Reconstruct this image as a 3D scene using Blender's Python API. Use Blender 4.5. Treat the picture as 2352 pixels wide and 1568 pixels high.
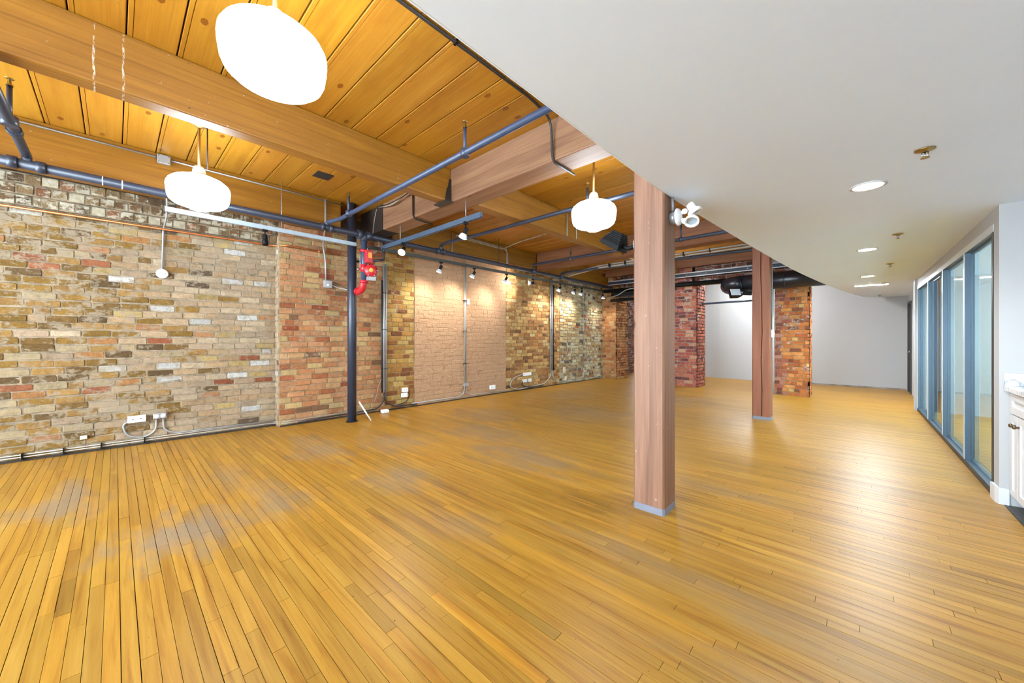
import bpy, bmesh, math, random
from mathutils import Vector, Matrix
R = math.radians
rnd = random.Random(7)
scene = bpy.context.scene
COL = scene.collection
for o in list(bpy.data.objects):
    bpy.data.objects.remove(o)

# ------------------------------------------------------------------ camera
FPX, CX, HY, EYE = 845.0, 1176.0, 776.0, 1.4
TH = math.atan((1960 - 1176) / FPX)
SN, CS = math.sin(TH), math.cos(TH)
cam_d = bpy.data.cameras.new('camera')
cam_d.sensor_width = 36.0
cam_d.lens = 36.0 * FPX / 2352.0
cam_d.shift_y = -(784 - HY) / 2352.0
cam_d.clip_start = 0.02
cam = bpy.data.objects.new('camera', cam_d)
COL.objects.link(cam)
cam.location = (0, 0, EYE)
cam.rotation_euler = (R(90), 0, TH)
scene.camera = cam

def proj(x, y, z):
    d = -SN * x + CS * y
    if d < 0.05:
        return None
    return (CX + FPX * (CS * x + SN * y) / d, HY - FPX * (z - EYE) / d, d)

# ------------------------------------------------------------------ world, light, exposure
world = bpy.data.worlds.new('world')
scene.world = world
world.use_nodes = True
bg = world.node_tree.nodes['Background']
bg.inputs[0].default_value = (0.70, 0.86, 1.0, 1)
bg.inputs[1].default_value = 13.0
scene.view_settings.view_transform = 'Standard'
scene.view_settings.look = 'None'
scene.view_settings.gamma = 1.0
scene.view_settings.use_curve_mapping = False
scene.view_settings.exposure = 1.43
PENDANT = 11.0        # emission strength of the pendant glass
SPOT_W = 32.0        # watts of one track spot
DOWN_W = 75.0        # watts of one recessed downlight
cy = scene.cycles
cy.use_denoising = True
cy.max_bounces = 6
cy.diffuse_bounces = 4
cy.use_adaptive_sampling = True
cy.adaptive_threshold = 0.03
cy.use_light_tree = False
cy.glossy_bounces = 3
cy.transmission_bounces = 6
cy.sample_clamp_indirect = 6.0
cy.caustics_reflective = False
cy.caustics_refractive = False

# ------------------------------------------------------------------ colours and shader helpers
def lin(c):
    return tuple(((v / 255) / 12.92 if v / 255 <= 0.04045 else ((v / 255 + 0.055) / 1.055) ** 2.4) for v in c)
def rgba(c):
    return (*lin(c), 1.0)

class Sh:
    """small helper to wire a principled material"""
    def __init__(s, name, rough=0.6, metal=0.0, col=(200, 200, 200), spec=0.5):
        s.m = bpy.data.materials.new(name)
        s.m.use_nodes = True
        s.nt = s.m.node_tree
        s.b = s.nt.nodes['Principled BSDF']
        s.b.inputs['Roughness'].default_value = rough
        s.b.inputs['Metallic'].default_value = metal
        s.b.inputs['Base Color'].default_value = rgba(col)
        s.b.inputs['Specular IOR Level'].default_value = spec
    def n(s, t, **kw):
        nd = s.nt.nodes.new(t)
        for k, v in kw.items():
            setattr(nd, k, v)
        return nd
    def l(s, a, b):
        s.nt.links.new(a, b)
    def pos(s, scale=(1, 1, 1), off=(0, 0, 0)):
        g = s.n('ShaderNodeNewGeometry')
        mp = s.n('ShaderNodeMapping')
        mp.inputs['Scale'].default_value = scale
        mp.inputs['Location'].default_value = off
        s.l(g.outputs['Position'], mp.inputs['Vector'])
        return mp.outputs[0]
    def noise(s, vec, scale=1.0, detail=4, rough=0.55, dist=0.0):
        nd = s.n('ShaderNodeTexNoise')
        nd.inputs['Scale'].default_value = scale
        nd.inputs['Detail'].default_value = detail
        nd.inputs['Roughness'].default_value = rough
        nd.inputs['Distortion'].default_value = dist
        s.l(vec, nd.inputs['Vector'])
        return nd.outputs['Fac']
    def ramp(s, fac, stops, interp='LINEAR'):
        r = s.n('ShaderNodeValToRGB')
        r.color_ramp.interpolation = interp
        el = r.color_ramp.elements
        while len(el) < len(stops):
            el.new(0.5)
        for e, (p, c) in zip(el, stops):
            e.position = p
            e.color = c if len(c) == 4 else rgba(c)
        s.l(fac, r.inputs[0])
        return r.outputs[0]
    def step(s, fac, a, b):
        return s.ramp(fac, [(a, (0, 0, 0, 1)), (b, (1, 1, 1, 1))])
    def mix(s, fac, a, b, mode='MIX'):
        m = s.n('ShaderNodeMix', data_type='RGBA', blend_type=mode)
        for sock, v in ((m.inputs[0], fac), (m.inputs[6], a), (m.inputs[7], b)):
            if isinstance(v, (int, float)):
                sock.default_value = v
            elif isinstance(v, tuple):
                sock.default_value = v if len(v) == 4 else rgba(v)
            else:
                s.l(v, sock)
        return m.outputs[2]
    def math(s, op, a, b=None, clamp=False):
        m = s.n('ShaderNodeMath', operation=op, use_clamp=clamp)
        for i, v in enumerate((a, b)):
            if v is None:
                continue
            if isinstance(v, (int, float)):
                m.inputs[i].default_value = v
            else:
                s.l(v, m.inputs[i])
        return m.outputs[0]
    def tint(s, how):
        if how == 'object':
            return s.n('ShaderNodeObjectInfo').outputs['Color']
        a = s.n('ShaderNodeAttribute', attribute_name='tint')
        return a.outputs['Color']
    def bump(s, h, strength=0.3, dist=0.01):
        b = s.n('ShaderNodeBump')
        b.inputs['Strength'].default_value = strength
        b.inputs['Distance'].default_value = dist
        s.l(h, b.inputs['Height'])
        s.l(b.outputs[0], s.b.inputs['Normal'])
    def base(s, c, k=1.0):
        if k != 1.0:
            c = s.mix(1.0, c, (k, k, k, 1), 'MULTIPLY')
        s.l(c, s.b.inputs['Base Color'])
    def rough(s, r):
        s.l(r, s.b.inputs['Roughness'])

def plain(name, col, rough=0.5, metal=0.0, spec=0.5, var=0.06):
    s = Sh(name, rough, metal, col, spec)
    f = s.noise(s.pos((3, 3, 3)), 2.0, 3)
    c = tuple(int(v * (1 - var)) for v in col)
    s.base(s.mix(f, c, col))
    return s.m

def plaster(name, col, rough=0.75):
    s = Sh(name, rough, 0, col, 0.3)
    f = s.noise(s.pos((1, 1, 1)), 0.9, 4)
    c = tuple(int(v * 0.965) for v in col)
    s.base(s.mix(f, c, col))
    s.bump(s.noise(s.pos((1, 1, 1)), 38, 3), 0.06, 0.004)
    return s.m

def timber(name, light, dark, axis, rough=0.5, knots=0.0, ring=1.0, chips=0.0, tint=None, spec=0.5, drips=(), flat=False, k=0.56):
    """wood with the grain along the axis; colour, grain, knots and nicks only"""
    s = Sh(name, rough, 0, light, spec)
    lo, hi = 0.55, 9.0
    sc = [hi, hi, hi]
    sc[axis] = lo
    broad = s.noise(s.pos(tuple(sc)), 1.0, 4, 0.6, 0.6)
    sc2 = [v * 9 for v in (hi, hi, hi)]
    sc2[axis] = lo * 3
    fine = s.noise(s.pos(tuple(sc2)), 1.0, 3, 0.6)
    a = s.math('ADD', s.math('MULTIPLY', broad, 0.62), s.math('MULTIPLY', fine, 0.38))
    c = s.ramp(a, [(0.32, dark), (0.50, tuple((x + y) // 2 for x, y in zip(light, dark))), (0.64, light)])
    if ring:
        wv = s.n('ShaderNodeTexWave', wave_type='RINGS', rings_direction='XYZ'[axis], wave_profile='SAW')
        sw = [3.2, 3.2, 3.2]
        sw[axis] = 0.16
        wv.inputs['Scale'].default_value = 1.6
        wv.inputs['Distortion'].default_value = 5.0
        wv.inputs['Detail'].default_value = 2.0
        wv.inputs['Detail Scale'].default_value = 0.8
        s.l(s.pos(tuple(sw), (0.3, 0.7, 0.2)), wv.inputs['Vector'])
        g = s.ramp(wv.outputs['Fac'], [(0.0, (1, 1, 1, 1)), (0.80, (1, 1, 1, 1)), (0.97, (0.66, 0.60, 0.55, 1))])
        c = s.mix(0.55 * ring, c, g, 'MULTIPLY')
    if tint:
        c = s.mix(1.0, c, s.tint(tint), 'MULTIPLY')
    if knots:
        v = s.n('ShaderNodeTexVoronoi', feature='F1')
        v.inputs['Randomness'].default_value = 1.0
        sv = [3.4, 3.4, 3.4]
        sv[axis] = 2.2
        v.inputs['Scale'].default_value = 1.0
        if flat:
            v.voronoi_dimensions = '2D'
            sv = [2.3, 4.1, 1.0]
        s.l(s.pos(tuple(sv)), v.inputs['Vector'])
        kn = s.ramp(v.outputs['Distance'], [(0.0, (0.42, 0.26, 0.16, 1)), (0.045, (0.62, 0.44, 0.30, 1)), (0.072, (0.40, 0.24, 0.13, 1)), (0.10, (1, 1, 1, 1))])
        sel = s.n('ShaderNodeSeparateColor')
        s.l(v.outputs['Color'], sel.inputs[0])
        on = s.math('LESS_THAN', sel.outputs[0], knots)
        c = s.mix(on, c, s.mix(1.0, c, kn, 'MULTIPLY'))
    if flat:
        scr = s.noise(s.pos((2.2, 26, 1), (3, 8, 0)), 2.0, 4, 0.8)
        c = s.mix(s.math('MULTIPLY', s.step(scr, 0.68, 0.74), 0.7), c, (252, 222, 160))
        blot = s.noise(s.pos((0.9, 3.0, 1), (6, 1, 0)), 2.0, 3, 0.6)
        c = s.mix(s.math('MULTIPLY', s.step(blot, 0.52, 0.72), 0.35), c, (170, 98, 20))
    if chips:
        ch = s.noise(s.pos((5, 5, 5)), 4.0, 5, 0.7)
        c = s.mix(s.math('MULTIPLY', s.step(ch, 0.70 - chips * 0.05, 0.73), 0.8), c, (232, 214, 190))
        dk = s.noise(s.pos((9, 9, 9), (3, 1, 5)), 4.0, 2, 0.6)
        c = s.mix(s.step(dk, 0.755, 0.775), c, (60, 38, 26))
    for y0 in drips:
        sp = s.n('ShaderNodeSeparateXYZ')
        s.l(s.n('ShaderNodeNewGeometry').outputs['Position'], sp.inputs[0])
        wob = s.math('MULTIPLY', s.math('SUBTRACT', s.noise(s.pos((1, 1, 9)), 1.0, 3), 0.5), 0.016)
        dd = s.math('ABSOLUTE', s.math('SUBTRACT', s.math('ADD', sp.outputs[1], wob), y0))
        on = s.math('MULTIPLY', s.math('LESS_THAN', dd, 0.006), s.step(s.noise(s.pos((25, 90, 25)), 1.0, 3), 0.46, 0.6))
        c = s.mix(on, c, (240, 226, 202))
    s.base(c, k)
    s.bump(fine, 0.22, 0.004)
    return s.m

def brickmat(name, how, mortar, smear=0.5, relief=0.6, paint=None, k=0.585):
    s = Sh(name, 0.88, 0, (180, 140, 100), 0.2)
    p = s.pos((1, 1, 1))
    c = s.tint(how)
    f1 = s.noise(p, 16, 5, 0.65)
    c = s.mix(1.0, c, s.ramp(f1, [(0.25, (0.62, 0.60, 0.58, 1)), (0.5, (0.96, 0.96, 0.95, 1)), (0.75, (1.16, 1.14, 1.1, 1))]), 'MULTIPLY')
    f3 = s.noise(p, 60, 3, 0.6)
    c = s.mix(0.5, c, s.ramp(f3, [(0.3, (0.7, 0.68, 0.66, 1)), (0.6, (1.08, 1.08, 1.08, 1))]), 'MULTIPLY')
    if paint:
        c = s.mix(0.90, c, paint)
        f5 = s.noise(s.pos((1, 1, 1), (7, 3, 1)), 26, 4, 0.75)
        c = s.mix(s.step(f5, 0.70, 0.74), c, (96, 60, 40))
    elif smear:
        f2 = s.noise(s.pos((1, 1, 1.5), (4, 2, 9)), 7.5, 6, 0.72)
        f4 = s.noise(s.pos((1, 1, 1), (1, 8, 2)), 1.1, 2, 0.5)
        g = s.math('ADD', f2, s.math('MULTIPLY', f4, 0.30))
        c = s.mix(s.math('MULTIPLY', s.step(g, 0.77 - 0.10 * smear, 0.86 - 0.10 * smear), 0.85), c, mortar)
    s.base(c, k)
    s.bump(s.math('ADD', f1, s.math('MULTIPLY', f3, 0.4)), relief, 0.035 if paint else 0.012)
    return s.m

def mortarmat(name, col, dark=0.72):
    s = Sh(name, 0.95, 0, col, 0.1)
    f = s.noise(s.pos((1, 1, 1)), 9, 5, 0.65)
    c = tuple(int(v * dark) for v in col)
    s.base(s.ramp(f, [(0.3, c), (0.62, col)]), 0.575)
    s.bump(s.noise(s.pos((1, 1, 1)), 45, 4), 0.7, 0.012)
    return s.m

def glow(name, col, strength):
    s = Sh(name, 0.3, 0, col)
    s.b.inputs['Emission Color'].default_value = rgba(col)
    s.b.inputs['Emission Strength'].default_value = strength
    return s.m

# worn places on the strip floor: (x, y, half length along x, half length along y, strength)
WORN = [(-4.95, -0.30, 0.75, 0.30, 0.9), (-3.55, 0.34, 0.55, 0.42, 1.0), (-3.75, 0.95, 0.55, 0.38, 0.75), (-4.7, 0.75, 0.55, 0.28, 0.5),
        (-5.05, 1.75, 0.9, 0.42, 0.75), (-4.55, 2.55, 0.7, 0.55, 0.7), (-3.35, 1.95, 0.55, 0.4, 0.75), (-3.9, 3.75, 1.2, 0.6, 0.65), (-4.9, 4.6, 1.0, 0.7, 0.6),
        (-2.9, 3.3, 1.0, 0.5, 0.75), (-3.6, 6.0, 1.2, 1.0, 0.55), (-2.2, 1.75, 0.5, 0.25, 0.4), (-5.2, 7.6, 0.8, 1.0, 0.45), (-3.0, 8.6, 1.3, 0.9, 0.6), (-0.6, 2.25, 1.3, 0.22, 0.38), (0.0, 1.75, 1.0, 0.16, 0.4), (-0.9, 3.8, 0.8, 0.2, 0.35)]
def floormat(name, how):
    s = Sh(name, 0.3, 0, (210, 160, 60), 0.36)
    grain = s.noise(s.pos((1.3, 26, 1)), 1.0, 5, 0.6, 0.8)
    fine = s.noise(s.pos((6, 190, 1)), 1.0, 3, 0.6)
    c = s.ramp(grain, [(0.28, (178, 118, 34)), (0.48, (212, 155, 52)), (0.68, (226, 172, 68))])
    c = s.mix(0.4, c, s.ramp(fine, [(0.3, (0.8, 0.78, 0.75, 1)), (0.6, (1.04, 1.04, 1.04, 1))]), 'MULTIPLY')
    c = s.mix(1.0, c, s.tint(how), 'MULTIPLY')
    p = s.n('ShaderNodeNewGeometry').outputs['Position']
    rag = s.noise(s.pos((2.2, 5.5, 1)), 1.0, 4, 0.65)
    tot = None
    for (x, y, a, b, w) in WORN:
        mp = s.n('ShaderNodeMapping')
        mp.vector_type = 'POINT'
        mp.inputs['Location'].default_value = (-x / a, -y / b, 0)
        mp.inputs['Scale'].default_value = (1 / a, 1 / b, 0)
        s.l(p, mp.inputs[0])
        ln = s.n('ShaderNodeVectorMath', operation='LENGTH')
        s.l(mp.outputs[0], ln.inputs[0])
        d = s.math('ADD', ln.outputs['Value'], s.math('MULTIPLY', s.math('SUBTRACT', rag, 0.5), 2.6))
        f = s.math('MULTIPLY', s.ramp(d, [(0.15, (1, 1, 1, 1)), (1.0, (0, 0, 0, 1))]), w)
        tot = f if tot is None else s.math('MAXIMUM', tot, f)
    scuff = s.noise(s.pos((2.4, 34, 1), (2, 5, 0)), 1.0, 5, 0.75)
    big = s.noise(s.pos((0.5, 0.5, 1), (9, 2, 0)), 1.0, 2)
    sc = s.math('MULTIPLY', s.step(scuff, 0.60, 0.70), s.step(big, 0.48, 0.62))
    worn = s.math('ADD', s.math('MULTIPLY', tot, 0.72), s.math('MULTIPLY', sc, 0.55), True)
    c = s.mix(worn, c, s.mix(fine, (148, 132, 114), (190, 170, 144)))
    sp = s.noise(s.pos((14, 30, 1), (1, 1, 0)), 2.0, 2, 0.5)
    c = s.mix(s.step(sp, 0.765, 0.785), c, (74, 54, 34))
    s.base(c, 0.50)
    s.rough(s.math('ADD', s.math('MULTIPLY', worn, 0.22), s.math('ADD', s.math('MULTIPLY', grain, 0.16), 0.30)))
    s.bump(fine, 0.10, 0.002)
    return s.m

def marble():
    s = Sh('marble', 0.25, 0, (215, 217, 220))
    f = s.noise(s.pos((1, 1, 1)), 9, 6, 0.6, 1.6)
    s.base(s.ramp(f, [(0.36, (150, 155, 164)), (0.47, (205, 208, 212)), (0.56, (222, 224, 226)), (0.66, (180, 185, 192))]))
    return s.m

M = {}
M['floor_o'] = floormat('floor_board_wood', 'object')
M['floor_a'] = floormat('floor_board_wood_joined', 'attr')
M['plank'] = timber('ceiling_plank_pine', (236, 172, 56), (212, 140, 34), 0, 0.42, 0.34, 0.4, 0.45, 'object', flat=True, k=0.53)
M['beam'] = timber('beam_fir', (196, 134, 36), (158, 102, 20), 1, 0.45, 0.3, 0.9, 0.6, drips=(0.04, -0.105))
M['beam_w'] = timber('wall_beam_fir', (196, 134, 36), (158, 102, 20), 1, 0.45, 0.3, 0.9, 0.6)
M['girder'] = timber('girder_fir', (192, 144, 104), (146, 100, 70), 0, 0.6, 0.10, 0.8, 0.3)
M['girder2'] = timber('girder_fir_red', (180, 118, 72), (136, 80, 46), 0, 0.6, 0.10, 0.8, 0.2)
M['column'] = timber('column_fir', (192, 142, 108), (148, 98, 70), 2, 0.6, 0.5, 1.3, 0.7)
M['column2'] = timber('column_fir_brown', (184, 110, 66), (144, 78, 44), 2, 0.6, 0.3, 0.8, 0.2)
M['soffit'] = plaster('soffit_paint', (226, 240, 255), 0.6)
M['wall'] = plaster('wall_paint', (174, 173, 171), 0.7)
M['white'] = plain('white_enamel', (206, 207, 209), 0.35, var=0.03)
M['plate'] = plain('white_plastic', (236, 236, 238), 0.4, var=0.02)
M['pipe'] = plain('blue_grey_pipe_paint', (45, 51, 66), 0.38, var=0.2)
M['pipe_dark'] = plain('dark_pipe_paint', (36, 38, 50), 0.42, var=0.2)
M['pipe_light'] = plain('worn_blue_pipe_paint', (58, 70, 96), 0.42, var=0.2)
M['black'] = plain('black_metal', (10, 11, 13), 0.6, spec=0.2, var=0.2)
M['duct'] = plain('black_duct_paint', (24, 28, 40), 0.32, var=0.2)
M['steel'] = plain('galvanised_steel', (170, 171, 172), 0.38, 0.4, var=0.15)
M['steel_dark'] = plain('dark_steel', (70, 66, 62), 0.5, 0.7, var=0.2)
M['track'] = plain('track_grey', (172, 184, 192), 0.35, 0.3, var=0.1)
M['track_dark'] = plain('track_dark_bronze', (66, 62, 54), 0.4, 0.2, var=0.1)
M['track_blue'] = plain('track_blue_grey', (70, 86, 104), 0.4, 0.2, var=0.1)
M['copper'] = plain('copper', (190, 108, 54), 0.35, 0.6, var=0.2)
M['red'] = plain('red_valve_paint', (196, 34, 44), 0.35, var=0.15)
M['orange'] = plain('orange_sticker', (244, 158, 60), 0.5)
M['brass'] = plain('brass', (168, 140, 84), 0.3, 0.9)
M['chrome'] = plain('chrome', (200, 202, 205), 0.15, 1.0)
M['antique'] = plain('antique_bronze', (104, 88, 62), 0.35, 0.8)
M['fitter'] = plain('lamp_fitter_bisque', (214, 196, 176), 0.45)
M['rod'] = plain('lamp_rod_bronze', (176, 138, 84), 0.35, 0.5)
M['frame'] = plain('partition_frame_blue_grey', (76, 96, 110), 0.35, 0.25, var=0.08)
M['frame_edge'] = plain('partition_edge_grey', (196, 200, 202), 0.4, 0.1)
M['marble'] = marble()
M['vinyl'] = timber('dark_vinyl', (92, 90, 88), (58, 56, 56), 0, 0.4, 0, 0.3)
M['cable'] = plain('grey_cable', (160, 153, 141), 0.5)
M['cable_black'] = plain('black_cable', (34, 32, 32), 0.5)
M['gap'] = plain('dark_gap', (52, 42, 34), 0.9)
M['dark_cavity'] = plain('dark_cavity_wood', (40, 28, 20), 0.9)  # backs the plank seams; also paints the shaded pocket and ceiling hole
M['lead'] = plain('column_foot_grey_paint', (120, 122, 134), 0.6)
M['glass_lamp'] = glow('pendant_opal_glass', (232, 246, 255), PENDANT)
M['bulb'] = glow('spot_bulb_face', (255, 244, 226), 14.0)
M['panel'] = glow('linear_lamp_diffuser', (235, 246, 255), 330.0)
M['back'] = glow('added_room_lamp_diffuser', (240, 248, 255), 130.0)  # for the unseen lamp added beyond the piers
M['room'] = glow('added_glass_room_lamp', (250, 250, 250), 12.0)  # for the lamps added inside the glass room
M['down'] = glow('downlight_lens', (255, 252, 246), 22.0)
gs = Sh('partition_glass', 0.03, 0, (206, 232, 230))
tp = gs.n('ShaderNodeBsdfTransparent')
tp.inputs[0].default_value = (0.74, 0.84, 0.84, 1)
go = gs.n('ShaderNodeBsdfGlossy')
go.inputs['Roughness'].default_value = 0.03
fz = gs.n('ShaderNodeFresnel')
fz.inputs[0].default_value = 1.5
mx = gs.n('ShaderNodeMixShader')
gb = gs.n('ShaderNodeNewGeometry')
gs.l(gs.math('MULTIPLY', fz.outputs[0], gs.math('SUBTRACT', 1.0, gb.outputs['Backfacing'])), mx.inputs[0])
gs.l(tp.outputs[0], mx.inputs[1])
gs.l(go.outputs[0], mx.inputs[2])
gs.l(mx.outputs[0], gs.nt.nodes['Material Output'].inputs[0])
M['glass'] = gs.m
fl = Sh('flood_lens', 0.15, 0, (196, 200, 206))
M['lens'] = fl.m

# ------------------------------------------------------------------ mesh helpers
class MB:
    def __init__(s):
        s.v, s.f, s.c, s.sm = [], [], [], []
    def add(s, vs, fs, col=None, smooth=False):
        k = len(s.v)
        s.v += [tuple(v) for v in vs]
        for f in fs:
            s.f.append(tuple(i + k for i in f))
            s.c.append(col)
            s.sm.append(smooth)
        return s
    def box(s, x0, x1, y0, y1, z0, z1, col=None, bev=0.0):
        if bev:
            b = bev
            vs, fs = [], []
            bm = bmesh.new()
            bmesh.ops.create_cube(bm, size=1.0)
            for v in bm.verts:
                v.co = Vector(((x0 + x1) / 2 + v.co.x * (x1 - x0), (y0 + y1) / 2 + v.co.y * (y1 - y0), (z0 + z1) / 2 + v.co.z * (z1 - z0)))
            bmesh.ops.bevel(bm, geom=list(bm.edges), offset=b, segments=2, affect='EDGES', profile=0.5)
            bm.verts.index_update()
            vs = [v.co[:] for v in bm.verts]
            fs = [[v.index for v in f.verts] for f in bm.faces]
            bm.free()
            return s.add(vs, fs, col)
        vs = [(x0, y0, z0), (x1, y0, z0), (x1, y1, z0), (x0, y1, z0), (x0, y0, z1), (x1, y0, z1), (x1, y1, z1), (x0, y1, z1)]
        return s.add(vs, [(3, 2, 1, 0), (4, 5, 6, 7), (0, 1, 5, 4), (1, 2, 6, 5), (2, 3, 7, 6), (3, 0, 4, 7)], col)
    def prism(s, poly, z0, z1, col=None):
        n = len(poly)
        vs = [(x, y, z0) for x, y in poly] + [(x, y, z1) for x, y in poly]
        fs = [tuple(range(n - 1, -1, -1)), tuple(range(n, 2 * n))] + [(i, (i + 1) % n, n + (i + 1) % n, n + i) for i in range(n)]
        return s.add(vs, fs, col)
    def tube(s, path, r, n=12, caps=True):
        pts = [Vector(p) for p in path]
        rs = r if isinstance(r, (list, tuple)) else [r] * len(pts)
        vs, fs = [], []
        up = None
        for i, p in enumerate(pts):
            t = (pts[min(i + 1, len(pts) - 1)] - pts[max(i - 1, 0)]).normalized()
            if up is None:
                up = Vector((0, 0, 1)) if abs(t.z) < 0.9 else Vector((1, 0, 0))
            a = t.cross(up)
            if a.length < 1e-4:
                a = t.cross(Vector((0, 1, 0)))
            a.normalize()
            b = a.cross(t).normalized()
            up = b
            for k in range(n):
                an = 2 * math.pi * k / n
                vs.append(p + (a * math.cos(an) + b * math.sin(an)) * rs[i])
        for i in range(len(pts) - 1):
            for k in range(n):
                k2 = (k + 1) % n
                fs.append((i * n + k, i * n + k2, (i + 1) * n + k2, (i + 1) * n + k))
        s.add(vs, fs, None, True)
        if caps:
            k0 = len(s.v) - len(vs)
            s.f.append(tuple(k0 + k for k in range(n - 1, -1, -1))); s.c.append(None); s.sm.append(False)
            s.f.append(tuple(k0 + (len(pts) - 1) * n + k for k in range(n))); s.c.append(None); s.sm.append(False)
        return s
    def lathe(s, prof, o=(0, 0, 0), axis=(0, 0, 1), n=24, smooth=True):
        """prof: (radius, height along the axis) pairs"""
        ax = Vector(axis).normalized()
        q = Vector((0, 0, 1)).rotation_difference(ax)
        o = Vector(o)
        vs, fs = [], []
        for (r, h) in prof:
            for k in range(n):
                an = 2 * math.pi * k / n
                vs.append(o + q @ Vector((r * math.cos(an), r * math.sin(an), h)))
        for i in range(len(prof) - 1):
            for k in range(n):
                k2 = (k + 1) % n
                fs.append((i * n + k, i * n + k2, (i + 1) * n + k2, (i + 1) * n + k))
        return s.add(vs, fs, None, smooth)
    def mesh(s, name, mat, off=(0, 0, 0)):
        me = bpy.data.meshes.new(name)
        me.from_pydata([(x - off[0], y - off[1], z - off[2]) for x, y, z in s.v], [], s.f)
        me.materials.append(mat)
        me.polygons.foreach_set('use_smooth', s.sm)
        if any(c is not None for c in s.c):
            at = me.color_attributes.new('tint', 'FLOAT_COLOR', 'CORNER')
            buf = []
            for p, c in zip(me.polygons, s.c):
                buf += list((*(c or (1, 1, 1)), 1.0)) * p.loop_total
            at.data.foreach_set('color', buf)
        me.update()
        return me
    def build(s, name, mat, parent=None, loc=None):
        off = loc or (parent.get('_o') if parent is not None and '_o' in parent else (0, 0, 0))
        off = tuple(off)
        o = bpy.data.objects.new(name, s.mesh(name, M[mat] if isinstance(mat, str) else mat, off))
        COL.objects.link(o)
        o['_o'] = off
        if parent is not None:
            o.parent = parent
        if loc:
            o.location = loc
        return o

OFF = {}
def empty(name, loc, label, cat, group=None):
    o = bpy.data.objects.new(name, None)
    o.empty_display_size = 0.1
    COL.objects.link(o)
    o.location = loc
    o['_o'] = tuple(loc)
    return tag(o, label, cat, group)
def tag(o, label=None, cat=None, group=None, kind=None):
    for k, v in (('label', label), ('category', cat), ('group', group), ('kind', kind)):
        if v:
            o[k] = v
    return o
def bx(*a, **k):
    return MB().box(*a, **k)
def arc(c, r, a0, a1, u, v, n=6):
    """points on an arc in the plane of the unit vectors u, v"""
    c, u, v = Vector(c), Vector(u), Vector(v)
    return [c + u * (r * math.cos(a0 + (a1 - a0) * i / n)) + v * (r * math.sin(a0 + (a1 - a0) * i / n)) for i in range(n + 1)]
def smooth_path(pts, r=0.06, n=5):
    """round the inner corners of a polyline"""
    pts = [Vector(p) for p in pts]
    out = [pts[0]]
    for a, b, c in zip(pts, pts[1:], pts[2:]):
        d1, d2 = (a - b), (c - b)
        k = min(r, d1.length * 0.45, d2.length * 0.45)
        p, q = b + d1.normalized() * k, b + d2.normalized() * k
        for i in range(n + 1):
            t = i / n
            out.append(p * (1 - t) ** 2 + b * 2 * t * (1 - t) + q * t * t)
    out.append(pts[-1])
    return out

# ================================================================== THE SETTING
CEIL = 3.647        # underside of the plank ceiling
SOF = 2.53          # underside of the dropped ceiling
YB, YF = -4.2, 14.4 # rear and far wall
# ------------------------------------------------------------------ floor
slab = MB().box(-7.4, 4.6, YB - 0.2, 14.9, -0.2, -0.014).build('floor', 'gap')
tag(slab, 'golden hardwood strip floor with grey worn patches', 'floor', None, 'structure')
BW = 0.057
boards = []
fr = random.Random(11)
y = YB
while y < 14.88:
    x = -6.99 - fr.random() * 0.9
    xe = 0.928 if y < 5.07 else (4.4 if y < 10.5 else 1.06)
    row_t = fr.gauss(0, 0.025)
    while x < xe:
        L = min(fr.choice((0.42, 0.6, 0.8, 1.0, 1.25, 1.5, 1.9)) * fr.uniform(0.85, 1.15), 2.1)
        x1 = min(x + L, xe)
        if xe - x1 < 0.2:
            x1 = xe
        g = fr.uniform(0.0014, 0.0034)
        t = 1.0 + row_t + fr.gauss(0, 0.07)
        if fr.random() < 0.09:
            t *= fr.uniform(0.80, 0.9)
        w = fr.gauss(0.01, 0.018)
        boards.append((max(x, -6.99) + 0.0010, x1 - 0.0010, y, y + BW - g, (t * (1 + w), t, t * (1 - 2.2 * w) * fr.uniform(0.93, 1.06)), fr.uniform(-0.0006, 0.0006)))
        x = x1
    y += BW
def rank(b):
    p = proj((b[0] + b[1]) / 2, (b[2] + b[3]) / 2, 0)
    if not p or not (0 < p[0] < 2352 and 0 < p[1] < 1568):
        return 0
    return (b[1] - b[0]) / p[2] ** 3
order = sorted(range(len(boards)), key=lambda i: -rank(boards[i]))
single = set(order[:300])
unit = bx(-0.5, 0.5, -0.5, 0.5, -1, 0).mesh('floor_board', M['floor_o'])
rest = MB()
for i, (x0, x1, y0, y1, t, dz) in enumerate(boards):
    if i in single:
        o = bpy.data.objects.new('floor_board', unit)
        COL.objects.link(o)
        o.parent = slab
        o.location = ((x0 + x1) / 2, (y0 + y1) / 2, dz)
        o.scale = (x1 - x0, y1 - y0, 0.0138)
        o.color = (*t, 1)
    else:
        rest.add([(x0, y0, -0.0138), (x1, y0, -0.0138), (x1, y1, -0.0138), (x0, y1, -0.0138), (x0, y0, dz), (x1, y0, dz), (x1, y1, dz), (x0, y1, dz)],
                 [(4, 5, 6, 7), (0, 1, 5, 4), (1, 2, 6, 5), (2, 3, 7, 6), (3, 0, 4, 7)], t)
tag(rest.build('floor_boards', 'floor_a', slab), 'remaining golden floor boards', None, None, 'stuff')
k = bx(0.93, 4.5, YB, 5.08, -0.013, 0.002).build('floor', 'vinyl')
tag(k, 'dark grey wood-look vinyl floor beside the kitchen cabinets', 'floor', None, 'structure')

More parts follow.
